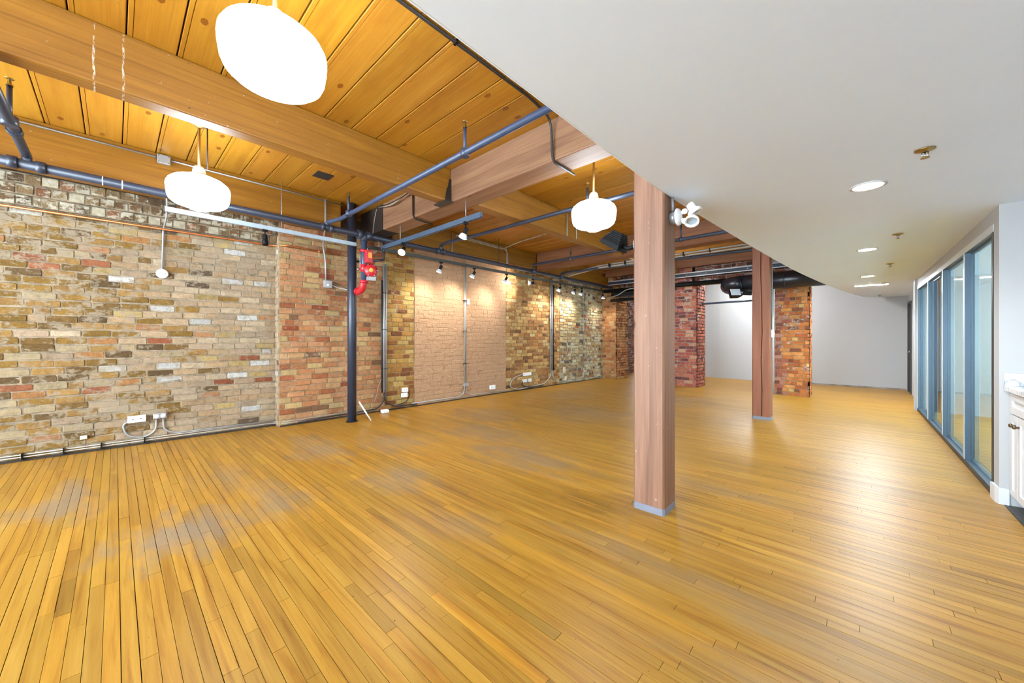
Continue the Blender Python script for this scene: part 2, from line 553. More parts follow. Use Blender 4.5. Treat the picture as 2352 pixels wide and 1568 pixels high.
# ------------------------------------------------------------------ brick walls
def brick_mesh(name, mat, seed):
    """one unit brick, front face towards +x, corners knocked off unevenly"""
    q = random.Random(seed)
    m = MB()
    c = 0.16
    def j(a): return a * q.uniform(0.5, 1.4)
    cy_, cz_ = 0.035, 0.13
    ring = [(-.5 + j(cy_), -.5), (.5 - j(cy_), -.5), (.5, -.5 + j(cz_)), (.5, .5 - j(cz_)), (.5 - j(cy_), .5), (-.5 + j(cy_), .5), (-.5, .5 - j(cz_)), (-.5, -.5 + j(cz_))]
    ins = [(a * 0.965, b * 0.88) for a, b in ring]
    vs = [(-1, a, b) for a, b in ring] + [(-0.12 + q.uniform(-.05, .05), a, b) for a, b in ring] + [(q.uniform(-0.07, 0.03), a, b) for a, b in ins]
    fs = [tuple(range(16, 24))]
    for i in range(8):
        k2 = (i + 1) % 8
        fs += [(i, k2, 8 + k2, 8 + i), (8 + i, 8 + k2, 16 + k2, 16 + i)]
    m.add(vs, fs, None, False)
    return m
def brick_wall(name, label, poly, z0, z1, mat_o, mat_a, mortar, palette, seed, L=0.215, H=0.088, joint=0.011, proud=0.010, single=300, normal=None, back=0.25, headers=0.15, jig=0.004, ends=True):
    """a flat piece of brickwork: poly = ((x0, y0), (x1, y1)) in plan, seen from the right-hand side of that direction
    (from x0,y0 to x1,y1 with the normal given)"""
    q = random.Random(seed)
    a, b = Vector((*poly[0], 0)), Vector((*poly[1], 0))
    u = (b - a).normalized()
    n = Vector((u.y, -u.x, 0)) if normal is None else Vector(normal)
    W = (b - a).length
    p0, p1 = a - n * back, b - n * back
    wall = MB()
    quad = [a, b, p1, p0]
    wall.prism([(p.x, p.y) for p in quad], z0, z1)
    w = wall.build(name, mortar)
    tag(w, label, 'brick wall', None, 'structure')
    rot = math.atan2(n.y, n.x)
    meshes = [brick_mesh('brick', None, seed * 10 + i).mesh('brick', M[mat_o] if isinstance(mat_o, str) else mat_o) for i in range(6)]
    shapes = [brick_mesh('brick', None, seed * 10 + i) for i in range(6)]
    items = []
    rows = int((z1 - z0) / H)
    for r in range(rows):
        zc = z0 + (r + 0.5) * (z1 - z0) / rows
        s0 = -q.uniform(0, L) if r % 2 else -q.uniform(0, L * 0.5)
        hd = q.random() < headers
        while s0 < W:
            ln = (L * 0.52 if hd or q.random() < 0.06 else L) * q.uniform(0.94, 1.06)
            s1 = s0 + ln
            e0, e1 = max(s0, 0.002), min(s1, W - 0.002)
            if e1 - e0 > 0.03:
                hh = (z1 - z0) / rows - joint * q.uniform(0.7, 1.5)
                zz = zc + q.uniform(-jig, jig)
                pr = proud * q.uniform(0.3, 1.5)
                ctr = a + u * ((e0 + e1) / 2)
                items.append((ctr, e1 - e0 - joint * q.uniform(0.6, 1.4), hh, zz, pr, palette(ctr.x, ctr.y, zz, q), q.randrange(6), q.uniform(-0.006, 0.006)))
            s0 = s1
    def rk(it):
        p = proj(it[0].x, it[0].y, it[3])
        if not p or not (-40 < p[0] < 2392 and 0 < p[1] < 1568):
            return 0
        return it[1] / p[2] ** 2
    od = sorted(range(len(items)), key=lambda i: -rk(items[i]))
    one = set(od[:single])
    restm = MB()
    depth = 0.05
    for i, (c, ln, hh, zz, pr, colr, var, tilt) in enumerate(items):
        pos = Vector((c.x, c.y, zz)) + n * pr
        colr = lin(colr)
        if i in one:
            o = bpy.data.objects.new('brick', meshes[var])
            COL.objects.link(o)
            o.parent = w
            o.location = pos
            o.rotation_euler = (tilt * 2, 0, rot + tilt)
            o.scale = (depth, ln, hh)
            o.color = (*colr, 1)
        else:
            sh = shapes[var]
            mt = Matrix.Translation(pos) @ Matrix.Rotation(rot + tilt, 4, 'Z') @ Matrix.Diagonal((depth, ln, hh, 1))
            restm.add([mt @ Vector(v) for v in sh.v], sh.f, colr)
    if restm.v:
        tag(restm.build('bricks', mat_a, w), 'the remaining bricks of this wall', None, None, 'stuff')
    return w
def pick(q, opts):
    t = q.random() * sum(w for w, _ in opts)
    for w, c in opts:
        t -= w
        if t <= 0:
            break
    f = q.uniform(0.92, 1.07)
    return tuple(max(0, min(255, v * f)) for v in c)
OLD = [(6, (170, 130, 62)), (5, (154, 118, 56)), (4, (184, 142, 82)), (3, (138, 106, 58)), (1.8, (120, 94, 60)), (3, (194, 172, 134)), (1.0, (220, 212, 198)), (0.7, (178, 112, 76)), (1.4, (200, 142, 86))]
PALE = [(6, (210, 180, 144)), (5, (204, 170, 130)), (5, (198, 170, 140)), (4, (214, 190, 158)), (1.8, (228, 224, 218)), (0.6, (172, 102, 70)), (0.9, (198, 144, 100)), (0.4, (120, 98, 78)), (1.2, (208, 178, 118))]
def pal_bay(x, y, z, q):
    t = max(0, min(1, (y + 0.5) / 1.5 + q.uniform(-0.25, 0.25)))
    return pick(q, PALE if q.random() < t else OLD)
def pal_pil(x, y, z, q):
    return pick(q, [(6, (214, 156, 112)), (5, (206, 142, 96)), (5, (218, 172, 122)), (1.6, (190, 118, 78)), (0.6, (144, 106, 78)), (2.5, (216, 184, 128)), (0.9, (174, 96, 64))])
def pal_yel(x, y, z, q):
    return pick(q, [(5, (208, 162, 88)), (4, (196, 144, 76)), (3, (176, 116, 66)), (3, (216, 182, 112)), (1, (150, 96, 60))])
def pal_mid(x, y, z, q):
    return pick(q, [(5, (196, 148, 90)), (4, (176, 122, 72)), (4, (208, 166, 104)), (3, (158, 108, 66)), (1, (120, 84, 56)), (1.4, (212, 186, 134))])
def pal_rub(x, y, z, q):
    return pick(q, [(5, (202, 180, 132)), (4, (188, 158, 108)), (1.0, (112, 94, 74)), (3, (168, 128, 88)), (3, (214, 200, 166)), (1, (176, 106, 70))])
def pal_far(x, y, z, q):
    return pick(q, [(5, (212, 146, 92)), (4, (196, 124, 74)), (3, (216, 166, 112)), (1, (150, 88, 58))])
def pal_red(x, y, z, q):
    return pick(q, [(5, (176, 92, 70)), (4, (190, 110, 82)), (3, (150, 80, 72)), (1.5, (120, 70, 66)), (1, (200, 150, 120))])
def pal_org(x, y, z, q):
    if x < -1.25 + q.uniform(-.1, .1):
        return pick(q, [(4, (168, 96, 78)), (3, (188, 130, 110)), (2, (140, 82, 72))])
    return pick(q, [(5, (196, 118, 60)), (4, (176, 96, 52)), (3, (210, 140, 76)), (1, (130, 76, 50)), (0.5, (214, 176, 110))])
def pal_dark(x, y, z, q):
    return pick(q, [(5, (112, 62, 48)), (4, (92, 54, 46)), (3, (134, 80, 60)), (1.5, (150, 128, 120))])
MORT = (190, 170, 142)
M['mid_o'] = brickmat('brown_brick', 'object', (206, 176, 132), 0.55, k=0.76)
M['mid_a'] = brickmat('brown_brick_joined', 'attr', (206, 176, 132), 0.55, k=0.76)
M['brick_o'] = brickmat('old_brick', 'object', MORT, 1.15, k=0.50)
M['brick_a'] = brickmat('old_brick_joined', 'attr', MORT, 1.15, k=0.50)
M['pil_o'] = brickmat('salmon_brick', 'object', (206, 180, 150), 0.25, 0.5)
M['pil_a'] = brickmat('salmon_brick_joined', 'attr', (206, 180, 150), 0.25, 0.5)
M['paint_o'] = brickmat('painted_brick', 'object', MORT, 0, 0.9, (232, 186, 146), k=0.55)
M['paint_a'] = brickmat('painted_brick_joined', 'attr', MORT, 0, 0.9, (232, 186, 146), k=0.55)
M['rub_o'] = brickmat('rubble_brick', 'object', (206, 196, 172), 1.0, 0.9, k=0.66)
M['rub_a'] = brickmat('rubble_brick_joined', 'attr', (206, 196, 172), 1.0, 0.9, k=0.66)
M['red_o'] = brickmat('red_brick', 'object', (204, 188, 184), 0.55, k=0.80)
M['red_a'] = brickmat('red_brick_joined', 'attr', (204, 188, 184), 0.55, k=0.80)
M['mortar'] = mortarmat('lime_mortar', (190, 170, 142))
M['mortar_tan'] = mortarmat('tan_mortar', (206, 176, 138))
M['mortar_paint'] = mortarmat('painted_mortar', (224, 176, 136), 0.8)
M['mortar_pale'] = mortarmat('pale_mortar', (204, 190, 180))
M['mortar_gold'] = mortarmat('warm_mortar', (214, 180, 130))

# wall line in plan
def wx(y):
    pts = [(-4.2, -7.12), (-0.9, -6.96), (1.75, -6.80), (1.76, -6.63), (3.52, -6.62), (4.15, -6.60), (6.85, -6.57), (9.10, -6.50), (11.55, -6.44), (14.9, -6.44)]
    for (y0, x0), (y1, x1) in zip(pts, pts[1:]):
        if y <= y1:
            return x0 + (x1 - x0) * (y - y0) / (y1 - y0)
    return pts[-1][1]
COURSE = 0.088
brick_wall('wall_left', 'old yellow and whitewashed brick wall bay left of the red pilaster', ((-7.0, -1.7), (-6.80, 1.755)), 0.0, 2.904, 'brick_o', 'brick_a', 'mortar', pal_bay, 3, L=0.255, jig=0.008, proud=0.007, headers=0.04)
brick_wall('wall_left', 'salmon brick pilaster behind the tall blue riser pipe', ((-6.63, 1.75), (-6.62, 3.52)), 0.0, 3.30, 'pil_o', 'pil_a', 'mortar_tan', pal_pil, 5, L=0.25, single=300)
brick_wall('wall_left', 'yellow brick strip between conduit bundle and painted bricks', ((-6.62, 3.52), (-6.60, 4.16)), 0.0, 3.60, 'pil_o', 'pil_a', 'mortar_gold', pal_yel, 6, L=0.24)
brick_wall('wall_left', 'rough brick wall bay painted peach all over', ((-6.585, 4.16), (-6.57, 6.85)), 0.0, 3.60, 'paint_o', 'paint_a', 'mortar_paint', pal_pil, 8, L=0.25, jig=0.009, proud=0.006, joint=0.005)
brick_wall('wall_left', 'brown and yellow brick bay with looping grey cables', ((-6.58, 6.85), (-6.50, 9.10)), 0.0, 3.60, 'mid_o', 'mid_a', 'mortar_gold', pal_mid, 9, jig=0.006)
brick_wall('wall_left', 'crumbling whitewashed brick bay before the far pier', ((-6.50, 9.10), (-6.44, 11.58)), 0.0, 3.60, 'rub_o', 'rub_a', 'mortar_pale', pal_rub, 10, jig=0.012, proud=0.02)
brick_wall('wall_left', 'dark brick wall beyond the far left pier', ((-6.50, 12.4), (-6.50, 14.4)), 0.0, 3.60, 'red_o', 'red_a', 'mortar_pale', pal_dark, 12, single=0)
# return of the pilaster and the corbelled header courses over the left bay
brick_wall('wall_left', 'narrow return side of the salmon brick pilaster', ((-6.80, 1.75), (-6.63, 1.75)), 0.0, 2.904, 'brick_o', 'brick_a', 'mortar', pal_bay, 13, back=0.02, single=60)
def pal_corb(x, y, z, q):
    return pick(q, [(4, (140, 114, 80)), (4, (118, 90, 62)), (2, (146, 98, 66)), (1.1, (200, 186, 158)), (3, (98, 76, 54))])
for i in range(3):
    dx = 0.05 * (i + 1)
    z = 2.904 + 0.112 * i
    brick_wall('wall_left', ['lowest', 'middle', 'topmost'][i] + ' corbelled course of rough brick headers under the wall beam', ((-7.0 + dx, -1.7), (-6.80 + dx, 1.755)), z, z + 0.112, 'rub_o', 'rub_a', 'mortar', pal_corb, 20 + i, L=0.125, H=0.112, back=0.2 + dx, headers=0, joint=0.014, proud=0.012, jig=0.006)

# cross wall with piers and openings
YX = 11.15
def pier(x0, x1, y0, y1, z1, pal, mo, ma, mort, seed, lab, sides=True, left=False):
    brick_wall('wall_far', lab, ((x0, y0), (x1, y0)), 0.0, z1, mo, ma, mort, pal, seed, normal=(0, -1, 0), back=(y1 - y0), single=220, jig=0.003)
    if sides:
        brick_wall('wall_far', lab.replace('brick pier', 'right hand side of the brick pier'), ((x1, y0), (x1, y1)), 0.0, z1, mo, ma, mort, pal, seed + 1, normal=(1, 0, 0), back=0.04, single=60, jig=0.003)
pier(-6.44, -5.89, 11.58, 12.4, 3.60, pal_far, 'pil_o', 'pil_a', 'mortar_gold', 31, 'orange brick pier at the far end of the left wall')
pier(-3.95, -3.24, 11.20, 11.95, 3.60, pal_red, 'red_o', 'red_a', 'mortar_pale', 34, 'red brick pier with whitewash seen right of the near column')
pier(-1.44, -0.755, YX, 11.62, 2.66, pal_org, 'red_o', 'red_a', 'mortar_tan', 37, 'orange brick pier seen right of the far column')
brick_wall('wall_far', 'dark brickwork above the opening behind the far column', ((-3.24, 11.30), (0.6, 11.30)), 2.92, 3.60, 'red_o', 'red_a', 'mortar_pale', pal_dark, 41, normal=(0, -1, 0), back=0.3, single=200)
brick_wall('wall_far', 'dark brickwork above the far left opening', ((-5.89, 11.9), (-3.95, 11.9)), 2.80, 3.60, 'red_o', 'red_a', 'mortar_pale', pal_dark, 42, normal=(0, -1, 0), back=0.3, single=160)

# far, rear and right walls
def wallbox(name, label, *b, mat='wall'):
    return tag(bx(*b).build(name, mat), label, 'wall', None, 'structure')
wallbox('wall_far', 'plain white plaster wall behind the brick piers', -3.44, 1.3, YF, YF + 0.15, 0, CEIL)
w = MB().prism([(-3.44, YF), (-3.44, YF + 0.15), (-7.0, YF + 0.6), (-7.0, YF + 0.45)], 0, CEIL).build('wall_far', 'wall')
tag(w, 'white plaster wall turning back at the left of the far opening', 'wall', None, 'structure')
# rear wall behind the camera; its tall windows are added to let in daylight
rear = MB()
rear.box(-7.4, 4.6, YB - 0.3, YB, 0, 0.45)
rear.box(-7.4, 4.6, YB - 0.3, YB, 3.45, 3.75)
ADDED_WIN = [(-6.8, -4.6), (-4.3, -2.1), (-1.8, 0.4)]
xs = -7.4
for a, b in ADDED_WIN:
    rear.box(xs, a, YB - 0.3, YB, 0.45, 3.45)
    xs = b
rear.box(xs, 4.6, YB - 0.3, YB, 0.45, 3.45)
tag(rear.build('wall_rear', 'wall'), 'plain rear wall with three tall windows added for daylight', 'wall', None, 'structure')
for i, (a, b) in enumerate(ADDED_WIN):
    f = MB()
    f.box(a, b, YB - 0.22, YB - 0.16, 0.45, 0.52); f.box(a, b, YB - 0.22, YB - 0.16, 3.38, 3.45)
    f.box(a, a + 0.06, YB - 0.22, YB - 0.16, 0.52, 3.38); f.box(b - 0.06, b, YB - 0.22, YB - 0.16, 0.52, 3.38)
    o = f.build('window_%d' % (i + 1), 'white')
    tag(o, ['first', 'second', 'third'][i] + ' tall unseen window added to the rear wall, counted from the brick wall', 'window', None, 'structure')
    bx((a + b) / 2 - 0.02, (a + b) / 2 + 0.02, YB - 0.21, YB - 0.17, 0.52, 3.38).build('muntin', 'white', o)
    bx(a + 0.06, b - 0.06, YB - 0.21, YB - 0.17, 2.0, 2.04).build('muntin', 'white', o)
wallbox('wall_left', 'plain stretch of the left wall near the rear windows', -7.5, -7.2, YB, -1.7, 0, CEIL, mat='mortar')
wallbox('wall_left', 'upper part of the left wall behind the timber wall beam', -7.5, -6.95, -1.7, 12.4, 2.8, CEIL, mat='mortar')
wallbox('wall_right', 'white kitchen wall behind the cabinets', 1.62, 1.75, YB, 5.09, 0, SOF)
wallbox('wall_right', 'white wall end between glass partition and kitchen cabinets', 0.905, 1.75, 5.09, 5.245, 0, SOF)
wallbox('wall_right', 'white header strip over the glass partition', 0.905, 1.0, 5.245, 10.5, 2.40, SOF)
wallbox('wall_right', 'narrow white wall end past the glass partition', 0.865, 1.06, 10.5, 10.62, 0, SOF)
# corridor wall with the black door
cw = MB()
cw.box(1.06, 1.2, 10.5, 13.42, 0, SOF); cw.box(1.06, 1.2, 14.22, YF, 0, SOF); cw.box(1.06, 1.2, 13.42, 14.22, 2.32, SOF)
tag(cw.build('wall_right', 'wall'), 'white corridor wall with a black doorway at its far end', 'wall', None, 'structure')
d = bx(1.10, 1.14, 13.47, 14.17, 0.0, 2.27).build('door_1', 'black')
tag(d, 'black door in the white corridor wall at the far right', 'door', None, 'structure')
fm = MB(); fm.box(1.045, 1.12, 13.41, 13.47, 0, 2.33); fm.box(1.045, 1.12, 14.17, 14.23, 0, 2.33); fm.box(1.045, 1.12, 13.47, 14.17, 2.27, 2.33)
fm.build('door_frame', 'steel_dark', d)
MB().lathe([(0, 0), (0.028, 0), (0.028, 0.012), (0.012, 0.02), (0.012, 0.05), (0.028, 0.055), (0.028, 0.08), (0, 0.085)], (1.10, 13.56, 1.05), (-1, 0, 0), 14).build('door_knob', 'chrome', d)
# room behind the glass
gl = MB()
gl.box(4.4, 4.5, 5.09, 10.6, 0, 0.8); gl.box(4.4, 4.5, 5.09, 10.6, 2.35, SOF)
for a, b in ((5.09, 5.5), (6.9, 7.1), (8.5, 8.7), (10.1, 10.6)):
    gl.box(4.4, 4.5, a, b, 0.8, 2.35)
gl.box(1.06, 4.5, 10.5, 10.62, 0, SOF); gl.box(1.75, 4.5, 5.09, 5.245, 0, SOF)
tag(gl.build('wall_right', 'wall'), 'white walls of the room behind the glass partition', 'wall', None, 'structure')
# far right ragged edge strip under the far wall, baseboards
tag(bx(-0.95, 1.04, YF - 0.012, YF, 0, 0.04).build('baseboard_far', 'mortar_pale'), 'ragged grey strip along the foot of the far white wall', 'baseboard', None, 'structure')
bb = MB().prism([(0.886, 5.26), (0.886, 5.12), (0.90, 5.075), (0.955, 5.072), (0.955, 5.095), (0.91, 5.095), (0.905, 5.26)], 0, 0.135).build('baseboard_right', 'white')
tag(bb, 'white baseboard wrapping the wall end beside the cabinets', 'baseboard', None, 'structure')
# raised dark strip in place of the gap along the foot of the brick wall
for (ya, yb) in ((-1.7, 1.74), (1.76, 3.52), (3.52, 6.85), (6.85, 11.5)):
    st = MB().prism([(wx(ya + .01) - 0.05, ya), (wx(ya + .01) + 0.035, ya), (wx(yb - .01) + 0.035, yb), (wx(yb - .01) - 0.05, yb)], -0.01, 0.022).build('gap_strip_left', 'gap')
    tag(st, 'dark gap strip at the foot of the ' + {-1.7: 'yellow brick bay', 1.76: 'salmon pilaster', 3.52: 'peach painted bricks', 6.85: 'far brick bays'}[ya], 'baseboard', None, 'structure')

# ------------------------------------------------------------------ ceilings
top = bx(-7.5, 4.7, YB - 0.3, 15.1, CEIL + 0.03, CEIL + 0.1).build('ceiling', 'dark_cavity')
tag(top, 'old orange pine plank ceiling over the open part', 'ceiling', None, 'structure')
PW = 0.2785
cr = random.Random(5)
# one shared plank profile (unit length along x): flat board, small bead groove near one edge
def plank_mesh(seed):
    m = MB()
    g, bd = 0.009, 0.038
    prof = [(g, 0.03), (g, 0.004), (g + 0.004, 0.0), (bd - 0.003, 0.0), (bd, 0.008), (bd + 0.003, 0.0), (PW - 0.004, 0.0), (PW, 0.004), (PW, 0.03)]
    n = len(prof)
    vs = [(-0.5, y_, z_) for y_, z_ in prof] + [(0.5, y_, z_) for y_, z_ in prof]
    fs = [(i, i + 1, n + i + 1, n + i) for i in range(n - 1)] + [tuple(range(n)), tuple(range(2 * n - 1, n - 1, -1))]
    return m.add(vs, fs).mesh('ceiling_plank', M['plank'])
pm = plank_mesh(0)
i0 = -16
for i in range(i0, 49):
    y0 = 0.05 + i * PW
    o = bpy.data.objects.new('ceiling_plank', pm)
    COL.objects.link(o)
    o.parent = top
    o.location = (-1.4, y0, CEIL)
    o.scale = (12.1, 1, 1)
    t = 1 + cr.gauss(0, 0.05)
    o.color = (t, t * cr.uniform(0.95, 1.03), t * cr.uniform(0.85, 1.1), 1)
# dropped ceiling with its curving edge
EDGE = [(-1.075, -4.2), (-1.085, 0.0), (-1.085, 2.3), (-1.06, 3.2), (-0.995, 4.16), (-0.915, 5.3), (-0.83, 6.4), (-0.72, 7.65), (-0.60, 8.75), (-0.44, 10.05), (-0.22, 11.6), (0.0, 12.9), (0.185, 13.8), (0.36, 14.2), (0.62, 14.4)]
def fine_edge(pts, n=4):
    out = []
    for i in range(len(pts) - 1):
        p0, p1, p2, p3 = (Vector(pts[max(0, min(len(pts) - 1, i + k))]) for k in (-1, 0, 1, 2))
        for k in range(n):
            t = k / n
            out.append(0.5 * ((2 * p1) + (-p0 + p2) * t + (2 * p0 - 5 * p1 + 4 * p2 - p3) * t * t + (-p0 + 3 * p1 - 3 * p2 + p3) * t ** 3))
    return [tuple(p) for p in out] + [pts[-1]]
FE = fine_edge(EDGE)
sof = MB().prism(FE + [(4.6, YF), (4.6, YB)], SOF, 3.10).build('ceiling', 'soffit')
tag(sof, 'smooth pale grey dropped ceiling with a gently curving edge', 'ceiling', None, 'structure')
eb = MB()
for (a, b) in zip(FE, FE[1:]):
    pass
tr = MB().tube([(x - 0.004, y, SOF + 0.006) for x, y in FE], 0.008, 6).build('trim_1', 'soffit')
tag(tr, 'thin rounded corner bead along the edge of the dropped ceiling', 'trim', None, 'structure')

# ================================================================== TIMBER
def timber_box(name, label, cat, b, mat, bev=0.012, group=None):
    o = bx(*b, bev=bev).build(name, mat)
    return tag(o, label, cat, group)
ZB = 3.21
timber_box('timber_beam', 'long orange timber beam crossing above the hanging lamps', 'beam', (-4.10, -3.94, YB, 3.045, ZB, CEIL), 'beam')
timber_box('timber_beam', 'timber beam running on past the pinkish girder', 'beam', (-3.93, -3.74, 3.36, 7.62, ZB, CEIL), 'beam')
timber_box('timber_beam', 'timber beam beyond the far reddish girder', 'beam', (-3.93, -3.74, 7.93, 11.15, ZB, CEIL), 'beam')
timber_box('timber_beam', 'orange timber wall beam above the yellow brick bay', 'beam', (-6.62, -6.19, YB, 2.53, ZB, CEIL), 'beam_w')
timber_box('timber_beam', 'timber wall beam above the peach painted bricks', 'beam', (-6.56, -6.19, 3.45, 7.62, ZB, CEIL), 'beam_w')
timber_box('timber_beam', 'timber wall beam above the crumbling far brick bay', 'beam', (-6.43, -6.19, 7.93, 11.55, ZB, CEIL), 'beam_w')
timber_box('timber_girder', 'broad pinkish timber girder carried by the near column', 'girder', (-5.78, 1.6, 3.045, 3.36, ZB, CEIL), 'girder')
timber_box('timber_girder', 'reddish timber girder carried by the far column', 'girder', (-6.18, 1.6, 7.62, 7.93, ZB, CEIL), 'girder2')
timber_box('timber_girder', 'dark timber lintel under the ceiling in front of the dark brickwork', 'girder', (-6.0, 0.4, 11.0, 11.14, 3.40, CEIL), 'girder2')
# solid block, coloured dark for the shaded pocket between girder and wall
tag(bx(-6.60, -5.80, 3.05, 3.34, 3.215, CEIL).build('pocket_shade_block', 'dark_cavity'), 'dark recess at the wall end of the pinkish girder', 'recess')
def column(label, x0, x1, y0, y1, z1, mat, crack=False):
    c = empty('timber_column', ((x0 + x1) / 2, (y0 + y1) / 2, 0), label, 'column')
    b = 0.012
    poly = [(x0 + b, y0), (x1 - b, y0), (x1, y0 + b), (x1, y1 - b), (x1 - b, y1), (x0 + b, y1), (x0, y1 - b), (x0, y0 + b)]
    if crack:
        xm = x0 + (x1 - x0) * 0.52
        poly = [(x0 + b, y0), (xm - 0.006, y0), (xm, y0 + 0.05), (xm + 0.006, y0)] + poly[1:]
        m = MB()
        n = len(poly)
        zs = [0, 0.5, 1.0, 1.5, 2.0, 2.5, z1]
        dx = [0, 0.008, -0.004, 0.01, 0.004, -0.01, -0.004]
        vs = [(x + (dd if 1 <= i <= 3 else 0), y, zz) for zz, dd in zip(zs, dx) for i, (x, y) in enumerate(poly)]
        fs = [(k * n + i, k * n + (i + 1) % n, (k + 1) * n + (i + 1) % n, (k + 1) * n + i) for k in range(len(zs) - 1) for i in range(n)]
        fs += [tuple(range(n - 1, -1, -1)), tuple((len(zs) - 1) * n + i for i in range(n))]
        m.add(vs, fs)
    else:
        m = MB().prism(poly, 0, z1)
    m.build('shaft', mat, c)
    e = 0.0025
    MB().prism([(x0 + b, y0 - e), (x1 - b, y0 - e), (x1 + e, y0 + b), (x1 + e, y1 - b), (x1 - b, y1 + e), (x0 + b, y1 + e), (x0 - e, y1 - b), (x0 - e, y0 + b)], 0.001, 0.055).build('painted_foot', 'lead', c)
    return c
column('pinkish square timber column standing nearest the camera', -1.335, -1.085, 2.915, 3.17, ZB, 'column')
column('brown square timber column with a long crack further back', -1.29, -1.03, 7.53, 7.78, ZB, 'column2', True)
# iron stirrup that carries the beam on the girder
h = empty('beam_hanger', (-4.02, 3.0, ZB), 'black iron stirrup holding the long beam against the girder', 'bracket')
bx(-4.16, -3.90, 2.93, 3.05, ZB - 0.018, ZB - 0.002).build('seat_plate', 'steel_dark', h)
hm = MB()
for x0 in (-3.938, -4.112):
    pr = [(2.945, ZB), (3.043, ZB), (3.043, ZB + 0.30), (3.015, ZB + 0.30), (2.995, ZB + 0.19), (2.975, ZB + 0.17)]
    vs = [(x0, a, b) for a, b in pr] + [(x0 + 0.012, a, b) for a, b in pr]
    n = len(pr)
    MB().add(vs, [tuple(range(n)), tuple(range(2 * n - 1, n - 1, -1))] + [(i, (i + 1) % n, n + (i + 1) % n, n + i) for i in range(n)]).build('cheek_plate', 'steel_dark', h)
# thin plate, coloured dark for the shade inside a square ceiling hole
tag(bx(-5.49, -5.27, 1.85, 2.06, CEIL - 0.006, CEIL + 0.02).build('hole_shade_plate', 'dark_cavity'), 'small square plate coloured dark like a shaded hole in the plank ceiling', 'hole')

# ================================================================== PENDANT LAMPS
def pendant(label, x, y, ztop):
    t = empty('pendant_lamp', (x, y, ztop), label, 'lamp', 'schoolhouse pendant lamps')
    MB().lathe([(0.0, 0), (0.06, 0), (0.06, -0.012), (0.03, -0.03), (0.012, -0.035)], (x, y, CEIL - 0.001), (0, 0, 1), 20).build('canopy', 'rod', t)
    MB().tube([(x, y, CEIL - 0.03), (x, y, ztop + 0.10)], 0.0125, 12).build('rod', 'rod', t)
    MB().lathe([(0.016, 0.115), (0.03, 0.11), (0.046, 0.095), (0.054, 0.06), (0.058, 0.035), (0.09, 0.012), (0.105, 0.0), (0.105, -0.012)], (x, y, ztop), (0, 0, 1), 24).build('fitter', 'fitter', t)
    g = MB().lathe([(0.095, 0.0), (0.15, -0.016), (0.21, -0.042), (0.246, -0.074), (0.262, -0.105), (0.265, -0.13), (0.262, -0.18), (0.254, -0.235), (0.241, -0.268), (0.212, -0.294), (0.165, -0.310), (0.118, -0.318), (0.102, -0.326), (0.078, -0.348), (0.036, -0.361), (0.001, -0.363)], (x, y, ztop), (0, 0, 1), 40)
    g.build('glass_shade', 'glass_lamp', t)
    return t
pendant('large opal glass pendant lamp nearest the camera at the top of the picture', -2.42, 0.62, 3.16)
pendant('opal glass pendant lamp hanging in front of the yellow brick wall', -5.06, 0.60, 3.10)
pendant('opal glass pendant lamp hanging just left of the near column', -2.30, 3.93, 3.047)
pendant('unseen opal pendant lamp added behind the near column to light the far bay', -3.55, 9.15, 3.16)  # unseen lamp, added for more light at the far end

# ================================================================== PIPES
def pipe(name, label, cat, path, r, mat, collars=(), n=14, rad=0.06, group=None):
    o = empty(name, tuple(path[0]), label, cat, group)
    MB().tube(smooth_path(path, rad), r, n).build('pipe_run', mat, o)
    for (p, q2, rr) in collars:
        MB().tube([p, q2], rr, n).build('coupling', mat, o)
    return o
PX, PZ = -5.88, 3.08
pipe('sprinkler_main', 'thick dark blue sprinkler main running along the brick wall', 'pipe', [(PX, -2.5, PZ), (PX, 2.72, PZ), (PX, 11.2, PZ - 0.03)], 0.046, 'pipe',
     [((PX, -0.70, PZ), (PX, -0.64, PZ), 0.058), ((PX, -0.53, PZ), (PX, -0.47, PZ), 0.058), ((PX, 2.10, PZ), (PX, 2.15, PZ), 0.056), ((PX, 2.22, PZ), (PX, 2.28, PZ), 0.056),
      ((PX, 2.66, PZ), (PX, 2.73, PZ), 0.075), ((PX, 2.80, PZ), (PX, 2.90, PZ), 0.07), ((PX, 4.20, PZ), (PX, 4.26, PZ), 0.06), ((PX, 4.34, PZ), (PX, 4.40, PZ), 0.06), ((PX, 7.05, PZ - .015), (PX, 7.2, PZ - .015), 0.062), ((PX, 8.25, PZ - .02), (PX, 8.4, PZ - .02), 0.058)])
main = bpy.data.objects['sprinkler_main']
for yr in (-0.093, 0.051):
    MB().tube([(PX, yr - 0.005, PZ), (PX, yr + 0.004, PZ)], 0.0468, 14).build('paint_ring', 'plate', main)
def branch(label, path, r, mat, heads, collars=()):
    o = pipe('sprinkler_branch', label, 'pipe', path, r, mat, [(a, b, r * 1.35) for a, b in collars], rad=0.05)
    for (x, y, z0, z1) in heads:
        MB().tube([(x, y, z0 - r * 1.3), (x, y, z0 + r)], r * 1.4, 12).build('tee', mat, o)
        MB().tube([(x, y, z0 + r * .5), (x, y, z1 - 0.05)], 0.016, 10).build('riser_nipple', mat, o)
        hd = MB()
        hd.lathe([(0.02, 0), (0.02, 0.012), (0.012, 0.016), (0.008, 0.05), (0.004, 0.052)], (x, y, z1 - 0.055), (0, 0, 1), 10)
        hd.lathe([(0.0, 0.0), (0.026, 0.0), (0.026, 0.003), (0.0, 0.003)], (x, y, z1 + 0.002), (0, 0, 1), 12)
        hd.build('sprinkler_head', 'brass', o)
    return o
